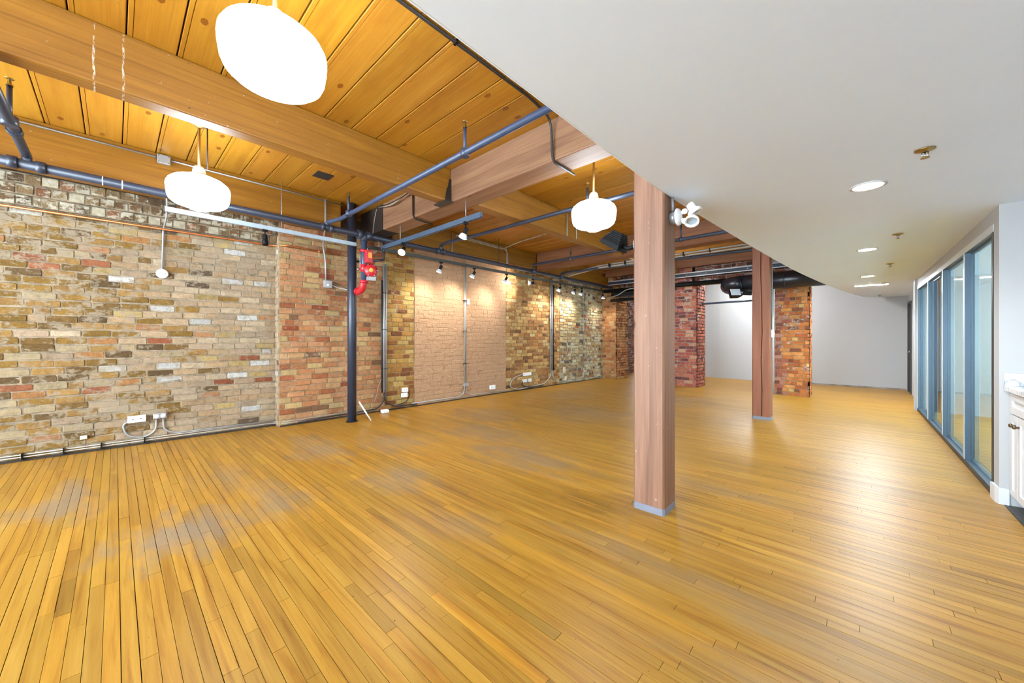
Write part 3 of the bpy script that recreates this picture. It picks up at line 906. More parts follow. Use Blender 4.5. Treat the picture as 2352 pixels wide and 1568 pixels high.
branch('blue sprinkler branch pipe crossing below the long beam', [(PX, 2.19, PZ), (PX, 2.19, 3.16), (-5.62, 2.27, 3.17), (-4.9, 2.27, 3.165), (-1.0, 2.27, 3.17)], 0.03, 'pipe_light',
       [(-2.72, 2.27, 3.168, 3.46), (-5.25, 2.25, 3.17, 3.46)])
branch('blue grey sprinkler branch pipe passing behind the third pendant lamp', [(PX, 4.30, PZ), (PX, 4.30, 3.19), (-5.66, 4.25, 3.20), (-4.8, 4.25, 3.175), (-3.0, 4.25, 3.165), (-1.0, 4.25, 3.13)], 0.03, 'pipe', [(-2.58, 4.25, 3.16, 3.44)])
branch('scuffed blue sprinkler branch pipe in front of the reddish girder', [(PX, 7.12, PZ), (PX, 7.12, 3.17), (-5.70, 6.9, 3.175), (-3.8, 6.85, 3.16), (-0.9, 6.85, 3.15)], 0.03, 'pipe', [(-4.60, 6.87, 3.17, 3.36), (-2.25, 6.85, 3.155, 3.5)])
branch('thick dark sprinkler branch pipe at the left edge of the picture', [(PX, -0.585, PZ), (PX, -0.585, 3.165), (-5.75, -0.585, 3.165), (-2.5, -0.585, 3.160)], 0.034, 'pipe', [(-5.02, -0.585, 3.165, 3.5)], [((-5.28, -0.585, 3.165), (-5.20, -0.585, 3.165))])
pipe('sprinkler_branch', 'blue pipe running behind the reddish girder towards the far column', 'pipe', [(PX, 8.32, PZ - 0.02), (PX, 8.32, 3.16), (-5.7, 8.25, 3.165), (-1.0, 8.2, 3.06)], 0.03, 'pipe', [((-2.5, 8.225, 3.092), (-2.42, 8.224, 3.09), 0.042)])
# riser and its red valve set
rs = empty('riser_pipe', (-6.17, 2.70, 0), 'tall dark blue riser pipe standing on the floor by the pilaster', 'pipe')
MB().tube([(-6.17, 2.70, 0), (-6.17, 2.70, CEIL)], 0.07, 20).build('pipe_run', 'pipe', rs)
MB().lathe([(0.072, 0.0), (0.092, 0.0), (0.092, 0.01), (0.072, 0.012)], (-6.17, 2.70, 0), (0, 0, 1), 20).build('floor_collar', 'black', rs)
vs_ = empty('valve_assembly', (PX, 2.78, 2.2), 'red flow valve assembly hanging from the sprinkler main', 'valve')
VY = 2.77
MB().tube([(PX, VY, PZ - 0.02), (PX, VY, 2.30)], 0.045, 16).build('drop_pipe', 'pipe_light', vs_)
MB().tube([(PX, VY, PZ - 0.10), (PX, VY, PZ + 0.03)], 0.062, 16).build('tee', 'pipe', vs_)
el = arc((PX - 0.13, VY - 0.01, 2.31), 0.13, 0, -math.pi / 2, (1, 0, 0), (0, 0, 1), 8)
MB().tube(el + [Vector((-6.10, VY - 0.01, 2.18))], 0.055, 16).build('elbow', 'red', vs_)
MB().tube([(PX, VY, 2.30), (PX, VY, 2.345)], 0.066, 16).build('lower_flange', 'red', vs_)
MB().tube([(-6.10, VY - 0.01, 2.18), (-6.06, VY - 0.01, 2.18)], 0.066, 16).build('riser_flange', 'red', vs_)
MB().tube([(PX, VY, 2.80), (PX, VY, 2.845)], 0.062, 16).build('saddle_clamp', 'red', vs_)
b = bx(PX + 0.0, PX + 0.115, VY - 0.01, VY + 0.10, 2.62, 2.83, bev=0.01).build('switch_box', 'red', vs_)
bx(PX + 0.116, PX + 0.119, VY + 0.02, VY + 0.08, 2.70, 2.79).build('sticker', 'orange', b)
MB().tube([(PX + 0.0, VY, 2.60), (PX + 0.0, VY, 2.48)], 0.056, 16).build('valve_body', 'red', vs_)
g = MB().lathe([(0, -0.05), (0.09, -0.05), (0.105, -0.035), (0.105, 0.02), (0.085, 0.045), (0, 0.05)], (PX + 0.10, VY + 0.07, 2.50), (1, -0.35, 0), 24).build('gear_operator', 'red', vs_)
MB().lathe([(0, 0.05), (0.035, 0.05), (0.035, 0.065), (0.02, 0.07), (0, 0.07)], (PX + 0.10, VY + 0.07, 2.50), (1, -0.35, 0), 12).build('indicator', 'orange', g)
for k in range(6):
    a = k * math.pi / 3
    p = Vector((PX + 0.10, VY + 0.07, 2.50)) + Vector((0.33, 0.94, 0)) * (0.095 * math.cos(a)) + Vector((0, 0, 1)) * (0.095 * math.sin(a))
    MB().tube([p + Vector((-0.02, 0.007, 0)), p + Vector((0.055, -0.019, 0))], 0.009, 8).build('bolt', 'chrome', g)
bx(PX + 0.06, PX + 0.15, VY + 0.01, VY + 0.13, 2.335, 2.395).build('tag_plate', 'steel', vs_)
MB().lathe([(0, 0), (0.02, 0.004), (0.024, 0.03), (0.012, 0.04), (0, 0.042)], (PX - 0.02, VY - 0.07, 2.52), (0.2, -1, 0), 10).build('test_cock', 'chrome', vs_)
MB().tube([(PX - 0.04, VY - 0.04, 2.52), (PX - 0.04, VY - 0.05, 2.74)], 0.008, 8).build('bypass_tube', 'steel', vs_)
pipe('copper_pipe', 'thin copper pipe running along the yellow brick wall', 'pipe', [(-6.90, -1.7, 2.862), (-6.74, 1.70, 2.862), (-6.56, 1.85, 2.862), (-6.56, 2.66, 2.84)], 0.014, 'copper', [((-6.56, 2.30, 2.85), (-6.56, 2.36, 2.85), 0.02)], 10, 0.05)
pipe('drain_pipe', 'short black iron pipe with a brass valve behind the red box', 'pipe', [(PX, 3.12, PZ - 0.02), (PX, 3.12, 2.74), (-6.2, 2.98, 2.72), (-6.3, 2.74, 2.72)], 0.02, 'pipe_dark', [((PX, 3.12, 2.86), (PX, 3.12, 2.93), 0.03)], 10, 0.03)

# ================================================================== TRACK LIGHTS
def rail(label, p0, p1, mat, w=0.035, hgt=0.045, hangers=()):
    t = empty('track_rail', p0, label, 'track')
    p0, p1 = Vector(p0), Vector(p1)
    u = (p1 - p0).normalized()
    s = Vector((-u.y, u.x, 0))
    def strip(a0, a1, z0, z1, nm, mt):
        vs = []
        for p in (p0, p1):
            for (a, z) in ((a0, z0), (a1, z0), (a1, z1), (a0, z1)):
                vs.append(p + s * a + Vector((0, 0, z)))
        MB().add(vs, [(0, 1, 2, 3), (7, 6, 5, 4), (0, 4, 5, 1), (1, 5, 6, 2), (2, 6, 7, 3), (3, 7, 4, 0)]).build(nm, mt, t)
    strip(-w / 2, w / 2, 0.0, hgt, 'rail_body', mat)
    strip(-w / 2, -w / 2 + 0.008, -0.012, 0.0, 'lower_lip', mat)
    strip(w / 2 - 0.008, w / 2, -0.012, 0.0, 'lower_lip', mat)
    strip(-w / 2 + 0.008, w / 2 - 0.008, -0.003, 0.0, 'slot', 'black')
    for (x, y, zt) in hangers:
        MB().tube([(x, y, p0.z + hgt), (x, y, zt)], 0.005, 6).build('hanger_rod', 'steel', t)
    return t
TZ = 2.925
rail('pale grey light track in front of the yellow brick wall', (-6.02, 0.40, TZ), (-6.02, 2.70, TZ), 'track', hangers=[(-6.02, 0.42, ZB + 0.0), (-6.02, 1.62, CEIL)])
rail('long dark light track running along the peach painted bricks', (-6.02, 2.92, TZ), (-6.02, 11.0, TZ), 'track_dark', hangers=[(-6.02, 6.3, CEIL), (-6.02, 8.9, CEIL)])
rail('blue grey light track crossing below the pinkish girder', (-5.94, 3.12, TZ), (-3.42, 3.12, TZ), 'track_blue', 0.04, 0.055, [(-5.35, 3.12, ZB), (-3.72, 3.12, ZB)])
def spot(label, x, y, z, aim, lit=True):
    t = empty('track_spot', (x, y, z), label, 'spotlight', 'track spotlights')
    a = Vector(aim).normalized()
    bx(x - 0.016, x + 0.016, y - 0.03, y + 0.03, z - 0.04, z - 0.002).build('adapter', 'black', t)
    j = Vector((x, y, z - 0.11))
    MB().tube([(x, y, z - 0.04), j], 0.008, 8).build('stem', 'black', t)
    o = j - a * 0.03
    MB().lathe([(0, -0.005), (0.026, 0.0), (0.030, 0.01), (0.030, 0.075), (0.034, 0.085)], o, a, 16).build('head', 'black', t)
    if lit:
        MB().lathe([(0.032, 0.08), (0.045, 0.10), (0.055, 0.125), (0.055, 0.138)], o, a, 16).build('reflector_bulb', 'white', t)
        MB().lathe([(0.054, 0.137), (0.045, 0.147), (0.02, 0.152), (0.0005, 0.153)], o, a, 16).build('bulb_face', 'bulb', t)
        L = bpy.data.lights.new('spot_light', 'SPOT')
        L.energy = SPOT_W
        L.color = (0.98, 0.94, 0.86)
        L.spot_size = R(130)
        L.spot_blend = 1.0
        L.shadow_soft_size = 0.05
        lo = bpy.data.objects.new('spot_light', L)
        COL.objects.link(lo)
        lo.parent = t
        lo.location = (o + a * 0.17) - Vector((x, y, z))
        lo.rotation_euler = a.to_track_quat('-Z', 'Y').to_euler()
    else:
        MB().lathe([(0.030, 0.075), (0.036, 0.08), (0.036, 0.15), (0.032, 0.15), (0.03, 0.10), (0, 0.10)], o, a, 16).build('shade', 'black', t)
    return t
spot('unlit black cylinder spot on the pale track', -6.02, 1.42, TZ, (0, 0.02, -1), False)
SP = [(4.41, (-.42, -.15, -.9), 'first lit spot on the long dark track counted from the riser pipe'), (5.29, (-.42, -.28, -.86), 'second lit spot on the long dark track'),
      (6.30, (-.42, -.33, -.85), 'third lit spot on the long dark track'), (7.28, (-.8, -.75, -.1), 'fourth lit spot on the long dark track turned sideways'), (8.48, (-.42, -.3, -.86), 'fifth lit spot on the long dark track'),
      (9.22, (-.42, -.28, -.86), 'sixth lit spot on the long dark track'), (9.60, (-.42, -.15, -.9), 'seventh lit spot on the long dark track close beside the sixth'), (10.88, (-.1, .2, -1), 'last lit spot at the far end of the long dark track')]
for (y, a, lb) in SP:
    spot(lb, -6.02, y, TZ, a)
spot('bright lit spot on the crossing track nearest the riser pipe', -5.25, 3.12, TZ, (0.45, -0.62, -0.70))
spot('lit spot at the girder end of the crossing track', -3.72, 3.12, TZ, (-0.45, -0.1, -0.85))

# ================================================================== CONDUIT, BOXES, OUTLETS ON THE BRICK WALL
def conduit(label, paths, mats=('steel',), r=0.011, straps=(), name='conduit', rad=0.07, cat='conduit'):
    t = empty(name, tuple(paths[0][0]), label, cat)
    for i, p in enumerate(paths):
        MB().tube(smooth_path(p, rad), r, 8).build('tube', mats[i % len(mats)], t)
    for (x, y, z, sx, sy, sz) in straps:
        bx(x - sx, x + sx, y - sy, y + sy, z - sz, z + sz).build('strap', 'black', t)
    return t
def wo(y, d):
    return wx(y) + d
conduit('pair of thin conduits strapped along the foot of the yellow brick bay', [[(wo(-1.6, .03), -1.6, 0.075), (wo(1.70, .03), 1.70, 0.075), (wo(1.82, .03), 1.82, .075), (wo(3.3, .03), 3.3, .07)], [(wo(-1.6, .05), -1.6, 0.052), (wo(1.70, .05), 1.70, 0.052), (wo(1.82, .05), 1.82, .052), (wo(3.3, .05), 3.3, .05)]], ('cable', 'cable'), 0.0065,
        [(wo(y, .04), y, 0.055, 0.03, 0.006, 0.035) for y in (-0.72, -0.42, -0.12, 0.26)])
conduit('looped conduits rising to the outlet boxes on the yellow brick bay', [[(wo(0.12, .03), 0.13, 0.33), (wo(0.05, .03), 0.06, 0.28), (wo(0.1, .03), 0.10, 0.13), (wo(0.3, .03), 0.26, 0.085), (wo(.33, .03), 0.37, 0.16), (wo(.34, .03), 0.375, 0.32)], [(wo(.44, .03), 0.44, 0.32), (wo(.44, .03), 0.445, 0.16), (wo(.56, .03), 0.56, 0.095), (wo(1.7, .06), 1.7, 0.09)]], ('steel',), 0.010, rad=0.1)
def outlet(label, y, z, w=0.115, hh=0.075, d=0.05, mat='plate', slots=2, name='wall_outlet', cat='outlet', group=None, x=None):
    x0 = wo(y, 0.015) if x is None else x
    t = empty(name, (x0, y, z), label, cat, group)
    bx(x0, x0 + d, y - w / 2, y + w / 2, z - hh / 2, z + hh / 2, bev=0.004).build('box', mat, t)
    for k in range(slots):
        yy = y + (k - (slots - 1) / 2) * w * 0.42
        MB().lathe([(0, 0.001), (0.007, 0.001), (0.007, 0.0), (0.007, -0.004)], (x0 + d, yy, z), (1, 0, 0), 10).build('socket_hole', 'cable_black', t)
    return t
outlet('white outlet box on the yellow brick bay', 0.19, 0.345, 0.17, 0.085)
o = outlet('grey steel double outlet box beside the white one', 0.405, 0.355, 0.13, 0.075, 0.05, 'steel', 0)
for s in (-1, 1):
    MB().lathe([(0, 0.003), (0.024, 0.003), (0.026, 0.0)], (o.location.x + 0.05, 0.405 + s * 0.032, 0.355), (1, 0, 0), 14).build('socket', 'plate', o)
outlet('small cream block stuck low on the yellow brick bay', -0.265, 0.185, 0.06, 0.045, 0.02, 'fitter', 0, 'wall_block', 'block')
conduit('vertical conduit dropping to the round white junction box', [[(wo(.45, .37), 0.45, 3.2), (wo(.45, .36), .45, 2.96), (wo(.44, .03), 0.44, 2.86), (wo(.43, .025), 0.43, 2.32)]], ('steel',), 0.010, rad=0.03)
t = empty('junction_box', (wo(.43, .01), 0.43, 2.27), 'round white junction box on the yellow brick bay', 'junction box')
MB().lathe([(0, 0), (0.062, 0), (0.062, 0.03), (0.055, 0.036), (0, 0.038)], (wo(.43, .005), 0.43, 2.27), (1, 0, 0), 24).build('cover', 'plate', t)
for s in (-1, 1):
    MB().lathe([(0, 0.002), (0.006, 0.002), (0.006, 0)], (wo(.43, .043), 0.43 + s * 0.03, 2.27), (1, 0, 0), 8).build('screw', 'steel', t)
# conduit along the top of the wall beam with its square box
conduit('thin conduit running along the top edge of the wall beam', [[(-6.17, -2.0, 3.585), (-6.17, 0.33, 3.585)], [(-6.17, 0.47, 3.585), (-6.17, 2.55, 3.585)]], ('steel',), 0.010)
t = empty('junction_box', (-6.19, 0.40, 3.57), 'square grey junction box on the timber wall beam', 'junction box')
bx(-6.188, -6.145, 0.34, 0.46, 3.52, 3.625, bev=0.004).build('cover', 'steel', t)
for (a, b_) in ((.355, 3.535), (.445, 3.535), (.355, 3.61), (.445, 3.61)):
    MB().lathe([(0, 0.002), (0.005, 0.002), (0.005, 0)], (-6.145, a, b_), (1, 0, 0), 8).build('screw', 'black', t)
# pilaster: conduit and box
conduit('bent conduit descending the salmon pilaster to a switch box', [[(-6.15, 2.27, 3.60), (-6.15, 2.27, 3.20), (-6.50, 2.36, 2.95), (-6.58, 2.43, 2.7), (-6.595, 2.44, 2.38)]], ('steel',), 0.013, rad=0.06)
t = empty('junction_box', (-6.61, 2.46, 2.31), 'grey switch box on the salmon brick pilaster', 'junction box')
bx(-6.612, -6.55, 2.40, 2.53, 2.255, 2.38, bev=0.004).build('box', 'steel', t)
MB().lathe([(0, 0.003), (0.018, 0.003), (0.02, 0.0)], (-6.55, 2.46, 2.30), (1, 0, 0), 12).build('toggle_plate', 'plate', t)
conduit('black cables strung from the switch box to the riser pipe', [[(-6.56, 2.54, 2.36), (-6.40, 2.6, 2.30), (-6.25, 2.66, 2.22)], [(-6.56, 2.54, 2.30), (-6.45, 2.6, 2.25), (-6.25, 2.66, 2.215)]], ('cable_black', 'steel'), 0.007, name='cable_run', cat='cable')
# vertical bundles
def bundle(label, y, z0, z1, offs, mats, r=0.014):
    x = wx(y)
    t = conduit(label, [[(x + dx, y + dy, z1 + dz), (x + dx, y + dy, z0)] for dx, dy, dz in offs], mats, r, [(x + 0.045, y, zz, 0.03, 0.05, 0.005) for zz in (z0 + 0.45, z0 + 1.2, z0 + 1.9)])
    return t
bundle('bundle of grey conduits and cables rising beside the yellow strip', 3.50, 0.36, 2.80, [(0.05, -0.012, 0), (0.05, 0.028, 0.02), (0.02, -0.032, -0.3)], ('steel', 'steel', 'cable_black'), 0.018)
conduit('cables fanning out from the bundle foot along the floor', [[(wo(3.5, .04), 3.50, 0.40), (wo(3.5, .04), 3.49, 0.2), (wo(3.4, .05), 3.36, 0.07), (wo(2.6, .07), 2.55, 0.06), (wo(2, .06), 2.0, 0.045)], [(wo(3.5, .05), 3.51, 0.40), (wo(3.5, .05), 3.53, 0.16), (wo(3.7, .05), 3.70, 0.07), (wo(4.1, .05), 4.2, 0.05)]], ('cable_black', 'cable_black'), 0.012, name='cable_run', cat='cable')
conduit('thin beige cable hanging loose beside the conduit bundle', [[(wo(3.4, .04), 3.45, 0.62), (wo(3.36, .03), 3.38, 0.5), (wo(3.34, .03), 3.36, 0.34), (wo(3.3, .03), 3.28, 0.15)]], ('cable',), 0.005, name='cable_run', cat='cable')
bundle('pair of painted conduits on the peach bricks', 5.47, 0.36, 3.16, [(0.02, 0.0, 0), (0.02, 0.03, 0)], ('cable', 'steel'), 0.013)
bundle('thick bundle of grey conduits between the far brick bays', 8.68, 0.45, 3.0, [(0.03, -0.045, 0), (0.05, 0.0, 0.02), (0.03, 0.04, 0), (0.06, 0.07, -0.05)], ('cable', 'steel', 'steel', 'cable_black'), 0.018)
conduit('grey conduits bending from the ceiling into the far bundle', [[(wo(8.7, .03), 8.64, 3.0), (wo(8.7, .06), 8.66, 3.1), (-6.1, 8.7, 3.16), (-5.6, 8.5, 3.18), (-4.6, 8.15, 3.19), (-1.0, 8.05, 3.16)], [(wo(8.7, .05), 8.68, 3.0), (wo(8.7, .08), 8.70, 3.08), (-6.1, 8.76, 3.125), (-5.6, 8.56, 3.14), (-4.6, 8.2, 3.15), (-1.0, 8.10, 3.115)]], ('steel', 'cable'), 0.018, [(x, 8.075, 3.15, 0.006, 0.05, 0.04) for x in (-4.3, -3.9, -3.5, -3.1, -2.6, -2.1)])
bundle('single thin conduit on the crumbling far bay', 10.38, 0.40, 3.0, [(0.02, 0, 0)], ('steel',), 0.012)
conduit('looped grey cables along the foot of the brown brick bay', [[(wo(7.5, .03), 7.48, 0.43), (wo(7.2, .03), 7.1, 0.36), (wo(6.95, .03), 6.93, 0.14), (wo(7.2, .05), 7.2, 0.035), (wo(7.8, .05), 7.9, 0.07), (wo(8.4, .04), 8.4, 0.10), (wo(8.64, .04), 8.64, 0.30), (wo(8.68, .04), 8.68, 0.5)], [(wo(7.46, .03), 7.46, 0.25), (wo(7.4, .03), 7.42, 0.14), (wo(7.6, .05), 7.6, 0.06), (wo(8.2, .05), 8.2, 0.06)], [(wo(8.7, .04), 8.72, 0.45), (wo(8.75, .04), 8.76, 0.2), (wo(8.95, .04), 8.95, 0.08), (wo(9.25, .04), 9.3, 0.10)]], ('cable', 'cable_black', 'steel'), 0.014, name='cable_run', cat='cable', rad=0.14)
conduit('conduits along the foot of the peach painted bricks', [[(wo(4.1, .03), 4.1, 0.07), (wo(5.3, .03), 5.3, 0.07), (wo(5.42, .03), 5.44, 0.12), (wo(5.46, .03), 5.46, 0.3)], [(wo(5.5, .03), 5.5, 0.3), (wo(5.5, .03), 5.51, 0.14), (wo(5.6, .03), 5.65, 0.07), (wo(7, .03), 6.9, 0.06)]], ('steel', 'cable'), 0.011, rad=0.08)
conduit('conduits along the foot of the crumbling far bay', [[(wo(9.4, .03), 9.4, 0.07), (wo(10.2, .03), 10.2, 0.07), (wo(10.36, .03), 10.36, 0.15), (wo(10.38, .03), 10.38, 0.42)], [(wo(10.4, .03), 10.4, 0.4), (wo(10.4, .03), 10.42, 0.14), (wo(10.6, .03), 10.6, 0.07), (wo(11.4, .03), 11.4, 0.06)]], ('steel',), 0.011, rad=0.08)
outlet('upper white outlet box on the yellow brick strip', 3.93, 0.365, 0.12, 0.085)
outlet('lower white outlet box on the yellow brick strip', 3.92, 0.265, 0.12, 0.085)
conduit('black cable curling down from the stacked outlet boxes', [[(wo(4, .03), 4.0, 0.33), (wo(4.03, .03), 4.05, 0.25), (wo(4, .03), 3.98, 0.12), (wo(3.8, .04), 3.75, 0.075)]], ('cable_black',), 0.008, name='cable_run', cat='cable')
outlet('grey steel outlet box at the foot of the painted conduits', 5.49, 0.33, 0.13, 0.07, 0.05, 'steel', 0)
outlet('white switch on the conduit over the peach bricks', 5.57, 2.24, 0.07, 0.13, 0.03, 'plate', 0, 'wall_switch', 'switch')
outlet('white outlet box low on the peach painted bricks', 6.34, 0.185, 0.17, 0.10, 0.04, 'plate', 2)
outlet('wide white socket strip on the brown brick bay', 7.62, 0.42, 0.30, 0.08, 0.05, 'plate', 4)
outlet('left small white outlet below the socket strip', 7.52, 0.245, 0.15, 0.08, 0.05, 'plate', 2)
outlet('right small white outlet below the socket strip', 7.72, 0.245, 0.12, 0.08, 0.05, 'plate', 2)
outlet('upper cream wall box beside the crumbling bay', 9.30, 0.43, 0.10, 0.17, 0.04, 'fitter', 0, 'wall_block', 'block')
outlet('lower cream wall box beside the crumbling bay', 9.38, 0.16, 0.08, 0.13, 0.04, 'fitter', 0, 'wall_block', 'block')
outlet('small round grey box high on the thin far conduit', 10.38, 2.24, 0.09, 0.09, 0.04, 'steel', 0, 'junction_box', 'junction box')
t = empty('power_adapter', (-6.42, 3.42, 0), 'small white plastic box lying on the floor by the wall', 'box')
bx(-6.47, -6.37, 3.36, 3.49, 0.002, 0.062, bev=0.012).build('casing', 'plate', t)
MB().tube([(-6.47, 3.36, 0.03), (-6.53, 3.3, 0.03)], 0.006, 6).build('lead', 'cable_black', t)
conduit('slanted white rod leaning beside the riser pipe', [[(-6.08, 2.78, 0.33), (-5.98, 2.94, 0.004)]], ('plate',), 0.012, name='leaning_rod', cat='rod')
t = empty('cable_coil', (-6.0, 3.0, 3.0), 'coil of pale cable hung behind the sprinkler main', 'cable')
for k in range(5):
    rr = 0.13 + 0.008 * k
    MB().tube([(-6.075 - 0.012 * k, 3.0 + rr * math.cos(a * math.pi / 12), 3.02 + rr * math.sin(a * math.pi / 12)) for a in range(25)], 0.006, 6, False).build('loop', 'cable', t)
MB().tube(smooth_path([(-6.09, 3.02, 3.15), (-5.9, 2.96, 3.4), (-5.86, 2.98, 3.56)], 0.05), 0.006, 6).build('lead', 'cable', t)
conduit('bunch of pale cables sagging under the ceiling along the girder', [[(-5.82, 2.99, 3.58), (-5.4, 2.97, 3.50), (-4.9, 2.96, 3.55), (-4.15, 2.95, 3.62)], [(-5.80, 2.97, 3.58), (-5.4, 2.95, 3.52), (-4.9, 2.94, 3.53), (-4.15, 2.93, 3.62)], [(-5.78, 2.98, 3.58), (-5.3, 2.96, 3.48), (-4.9, 2.95, 3.57), (-4.15, 2.94, 3.62)]], ('cable', 'cable_black', 'cable'), 0.007, name='cable_run', cat='cable', rad=0.3)
# conduits on the girder and ceiling
conduit('long steel conduit on the plank ceiling beside the dropped ceiling', [[(-2.20, -2.0, CEIL - 0.016), (-2.20, 2.62, CEIL - 0.016), (-2.24, 2.99, CEIL - 0.03), (-2.24, 3.02, 3.23), (-2.24, 3.06, 3.192), (-2.24, 3.42, 3.19)]], ('steel_dark',), 0.013, [(-2.20, 1.75, CEIL - 0.014, 0.022, 0.008, 0.014)], rad=0.12)
conduit('short bent conduit under the pinkish girder near its wall end', [[(-4.82, 3.02, 3.56), (-4.82, 3.02, 3.23), (-4.83, 3.06, 3.19), (-4.86, 3.40, 3.188)]], ('steel_dark',), 0.013, rad=0.05)
conduit('dark conduit along the edge of the dropped ceiling past the girder', [[(-1.62, 3.40, CEIL - 0.02), (-1.62, 7.5, CEIL - 0.02)]], ('steel_dark',), 0.02)
for i, (px, py) in enumerate(((-5.2, 0.95), (-3.5, 1.6))):
    pass
conduit('thin hanger rod holding the sprinkler main near the second lamp', [[(-5.0, 0.66, CEIL), (-5.0, 0.66, 3.18)]], ('steel_dark',), 0.006, name='hanger_rod', cat='rod')
conduit('threaded hanger rod holding the sprinkler main over the peach bricks', [[(PX, 5.9, CEIL), (PX, 5.9, PZ)]], ('steel_dark',), 0.006, name='hanger_rod', cat='rod')
conduit('pair of conduits along the wall beam over the peach bricks', [[(-6.17, 4.9, 3.58), (-6.17, 6.4, 3.56), (-6.17, 6.5, 3.45), (-6.17, 6.5, 3.05)], [(-6.17, 4.9, 3.55), (-6.17, 6.3, 3.53), (-5.6, 6.3, 3.6), (-4.0, 6.1, 3.6)], [(-6.17, 4.8, 3.58), (-6.17, 4.8, 3.0)]], ('cable', 'cable', 'steel'), 0.011)
conduit('pale conduits running down the side of the inner timber beam', [[(-3.725, 5.45, 3.60), (-3.725, 5.45, 3.215)], [(-3.725, 5.75, 3.60), (-3.725, 5.75, 3.215)]], ('cable', 'cable'), 0.010)

# ================================================================== COLUMN FITTINGS
t = empty('flood_light', (-1.335, 3.05, 2.28), 'black floodlight on the left side of the near column', 'floodlight')
MB().lathe([(0, 0), (0.07, 0), (0.07, 0.02), (0.05, 0.045), (0.02, 0.05)], (-1.337, 3.06, 2.20), (-1, 0, 0), 20).build('mount_plate', 'track', t)
MB().tube(smooth_path([(-1.38, 3.06, 2.20), (-1.45, 3.06, 2.18), (-1.50, 3.06, 2.22)], 0.03), 0.02, 10).build('knuckle', 'black', t)
hd = MB()
# tapered housing: broad square face up-left, narrowing to the rear
fq = Matrix.Translation((-1.565, 3.06, 2.265)) @ Matrix.Rotation(R(-148), 4, 'Y')
vs = [fq @ Vector(v) for v in [(-.10, -.09, .055), (.10, -.09, .055), (.10, .09, .055), (-.10, .09, .055), (-.095, -.085, .02), (.095, -.085, .02), (.095, .085, .02), (-.095, .085, .02), (-.045, -.05, -.085), (.045, -.05, -.085), (.045, .05, -.085), (-.045, .05, -.085)]]
hd.add(vs, [(0, 1, 2, 3), (0, 4, 5, 1), (1, 5, 6, 2), (2, 6, 7, 3), (3, 7, 4, 0), (4, 8, 9, 5), (5, 9, 10, 6), (6, 10, 11, 7), (7, 11, 8, 4), (11, 10, 9, 8)])
hd.build('housing', 'black', t)
vs = [fq @ Vector(v) for v in [(-.088, -.078, .057), (.088, -.078, .057), (.088, .078, .057), (-.088, .078, .057), (-.088, -.078, .060), (.088, -.078, .060), (.088, .078, .060), (-.088, .078, .060)]]
MB().add(vs, [(4, 5, 6, 7), (0, 1, 5, 4), (1, 2, 6, 5), (2, 3, 7, 6), (3, 0, 4, 7)]).build('lens', 'black', t)
for k in range(4):
    zz = -0.03 - 0.016 * k
    w_ = 0.085 - 0.011 * k
    vs = [fq @ Vector(v) for v in [(-w_, -.08 + .008 * k, zz), (w_, -.08 + .008 * k, zz), (w_, .08 - .008 * k, zz), (-w_, .08 - .008 * k, zz), (-w_, -.08 + .008 * k, zz + .005), (w_, -.08 + .008 * k, zz + .005), (w_, .08 - .008 * k, zz + .005), (-w_, .08 - .008 * k, zz + .005)]]
    MB().add(vs, [(3, 2, 1, 0), (4, 5, 6, 7), (0, 1, 5, 4), (1, 2, 6, 5), (2, 3, 7, 6), (3, 0, 4, 7)]).build('cooling_fin', 'black', t)

t = empty('security_light', (-1.085, 3.06, 2.37), 'white twin-head security light on the right side of the near column', 'light')
X0 = -1.085
MB().lathe([(0, 0), (0.05, 0), (0.05, 0.045), (0.0, 0.047)], (X0, 3.07, 2.37), (1, 0, 0), 20).build('back_box', 'steel', t)
MB().lathe([(0.0, 0.047), (0.066, 0.047), (0.07, 0.052), (0.064, 0.066), (0.03, 0.078), (0, 0.08)], (X0, 3.07, 2.37), (1, 0, 0), 24).build('cover_plate', 'plate', t)
for (kn, a2) in (((X0 + 0.095, 3.10, 2.415), (0.45, 0.10, -0.85)), ((X0 + 0.095, 3.09, 2.335), (0.10, -0.55, -0.80))):
    kn = Vector(kn)
    MB().tube([(X0 + 0.065, 3.08, (kn.z + 2.37) / 2 + 0.003), kn], 0.015, 10).build('arm', 'plate', t)
    MB().lathe([(0, -0.024), (0.017, -0.017), (0.024, 0), (0.017, 0.017), (0, 0.024)], kn, (0, 0, 1), 12).build('ball_joint', 'plate', t)
    a = Vector(a2).normalized()
    b0 = kn + Vector((0.05, 0.03, 0.02))
    hh = MB().lathe([(0, -0.045), (0.026, -0.043), (0.031, -0.03), (0.031, 0.0), (0.035, 0.008), (0.05, 0.02), (0.055, 0.032), (0.055, 0.05), (0.046, 0.05), (0.04, 0.03)], b0, a, 20).build('lamp_head', 'plate', t)
    MB().lathe([(0.044, 0.034), (0.02, 0.026), (0.0005, 0.024)], b0, a, 16).build('reflector', 'track', hh)
MB().tube([(X0 + 0.02, 3.05, 2.42), (X0 + 0.02, 3.04, 2.528)], 0.010, 8).build('conduit_stub', 'steel', t)
t = empty('wall_switch', (-1.02, 7.62, 1.47), 'white switch box with its conduit on the right of the far column', 'switch')
bx(-1.029, -0.99, 7.585, 7.675, 1.41, 1.54, bev=0.006).build('box', 'plate', t)
bx(-0.989, -0.983, 7.615, 7.645, 1.455, 1.495).build('toggle', 'plate', t)
MB().tube(smooth_path([(-1.018, 7.62, 1.54), (-1.018, 7.62, 2.1), (-1.022, 7.60, 3.2)], 0.05), 0.009, 8).build('conduit', 'cable', t)
conduit('pale vertical channel at the left edge of the orange brick pier', [[(-1.475, 11.10, 0.0), (-1.475, 11.10, 2.62)]], ('track',), 0.030, name='vertical_pipe', cat='pipe')

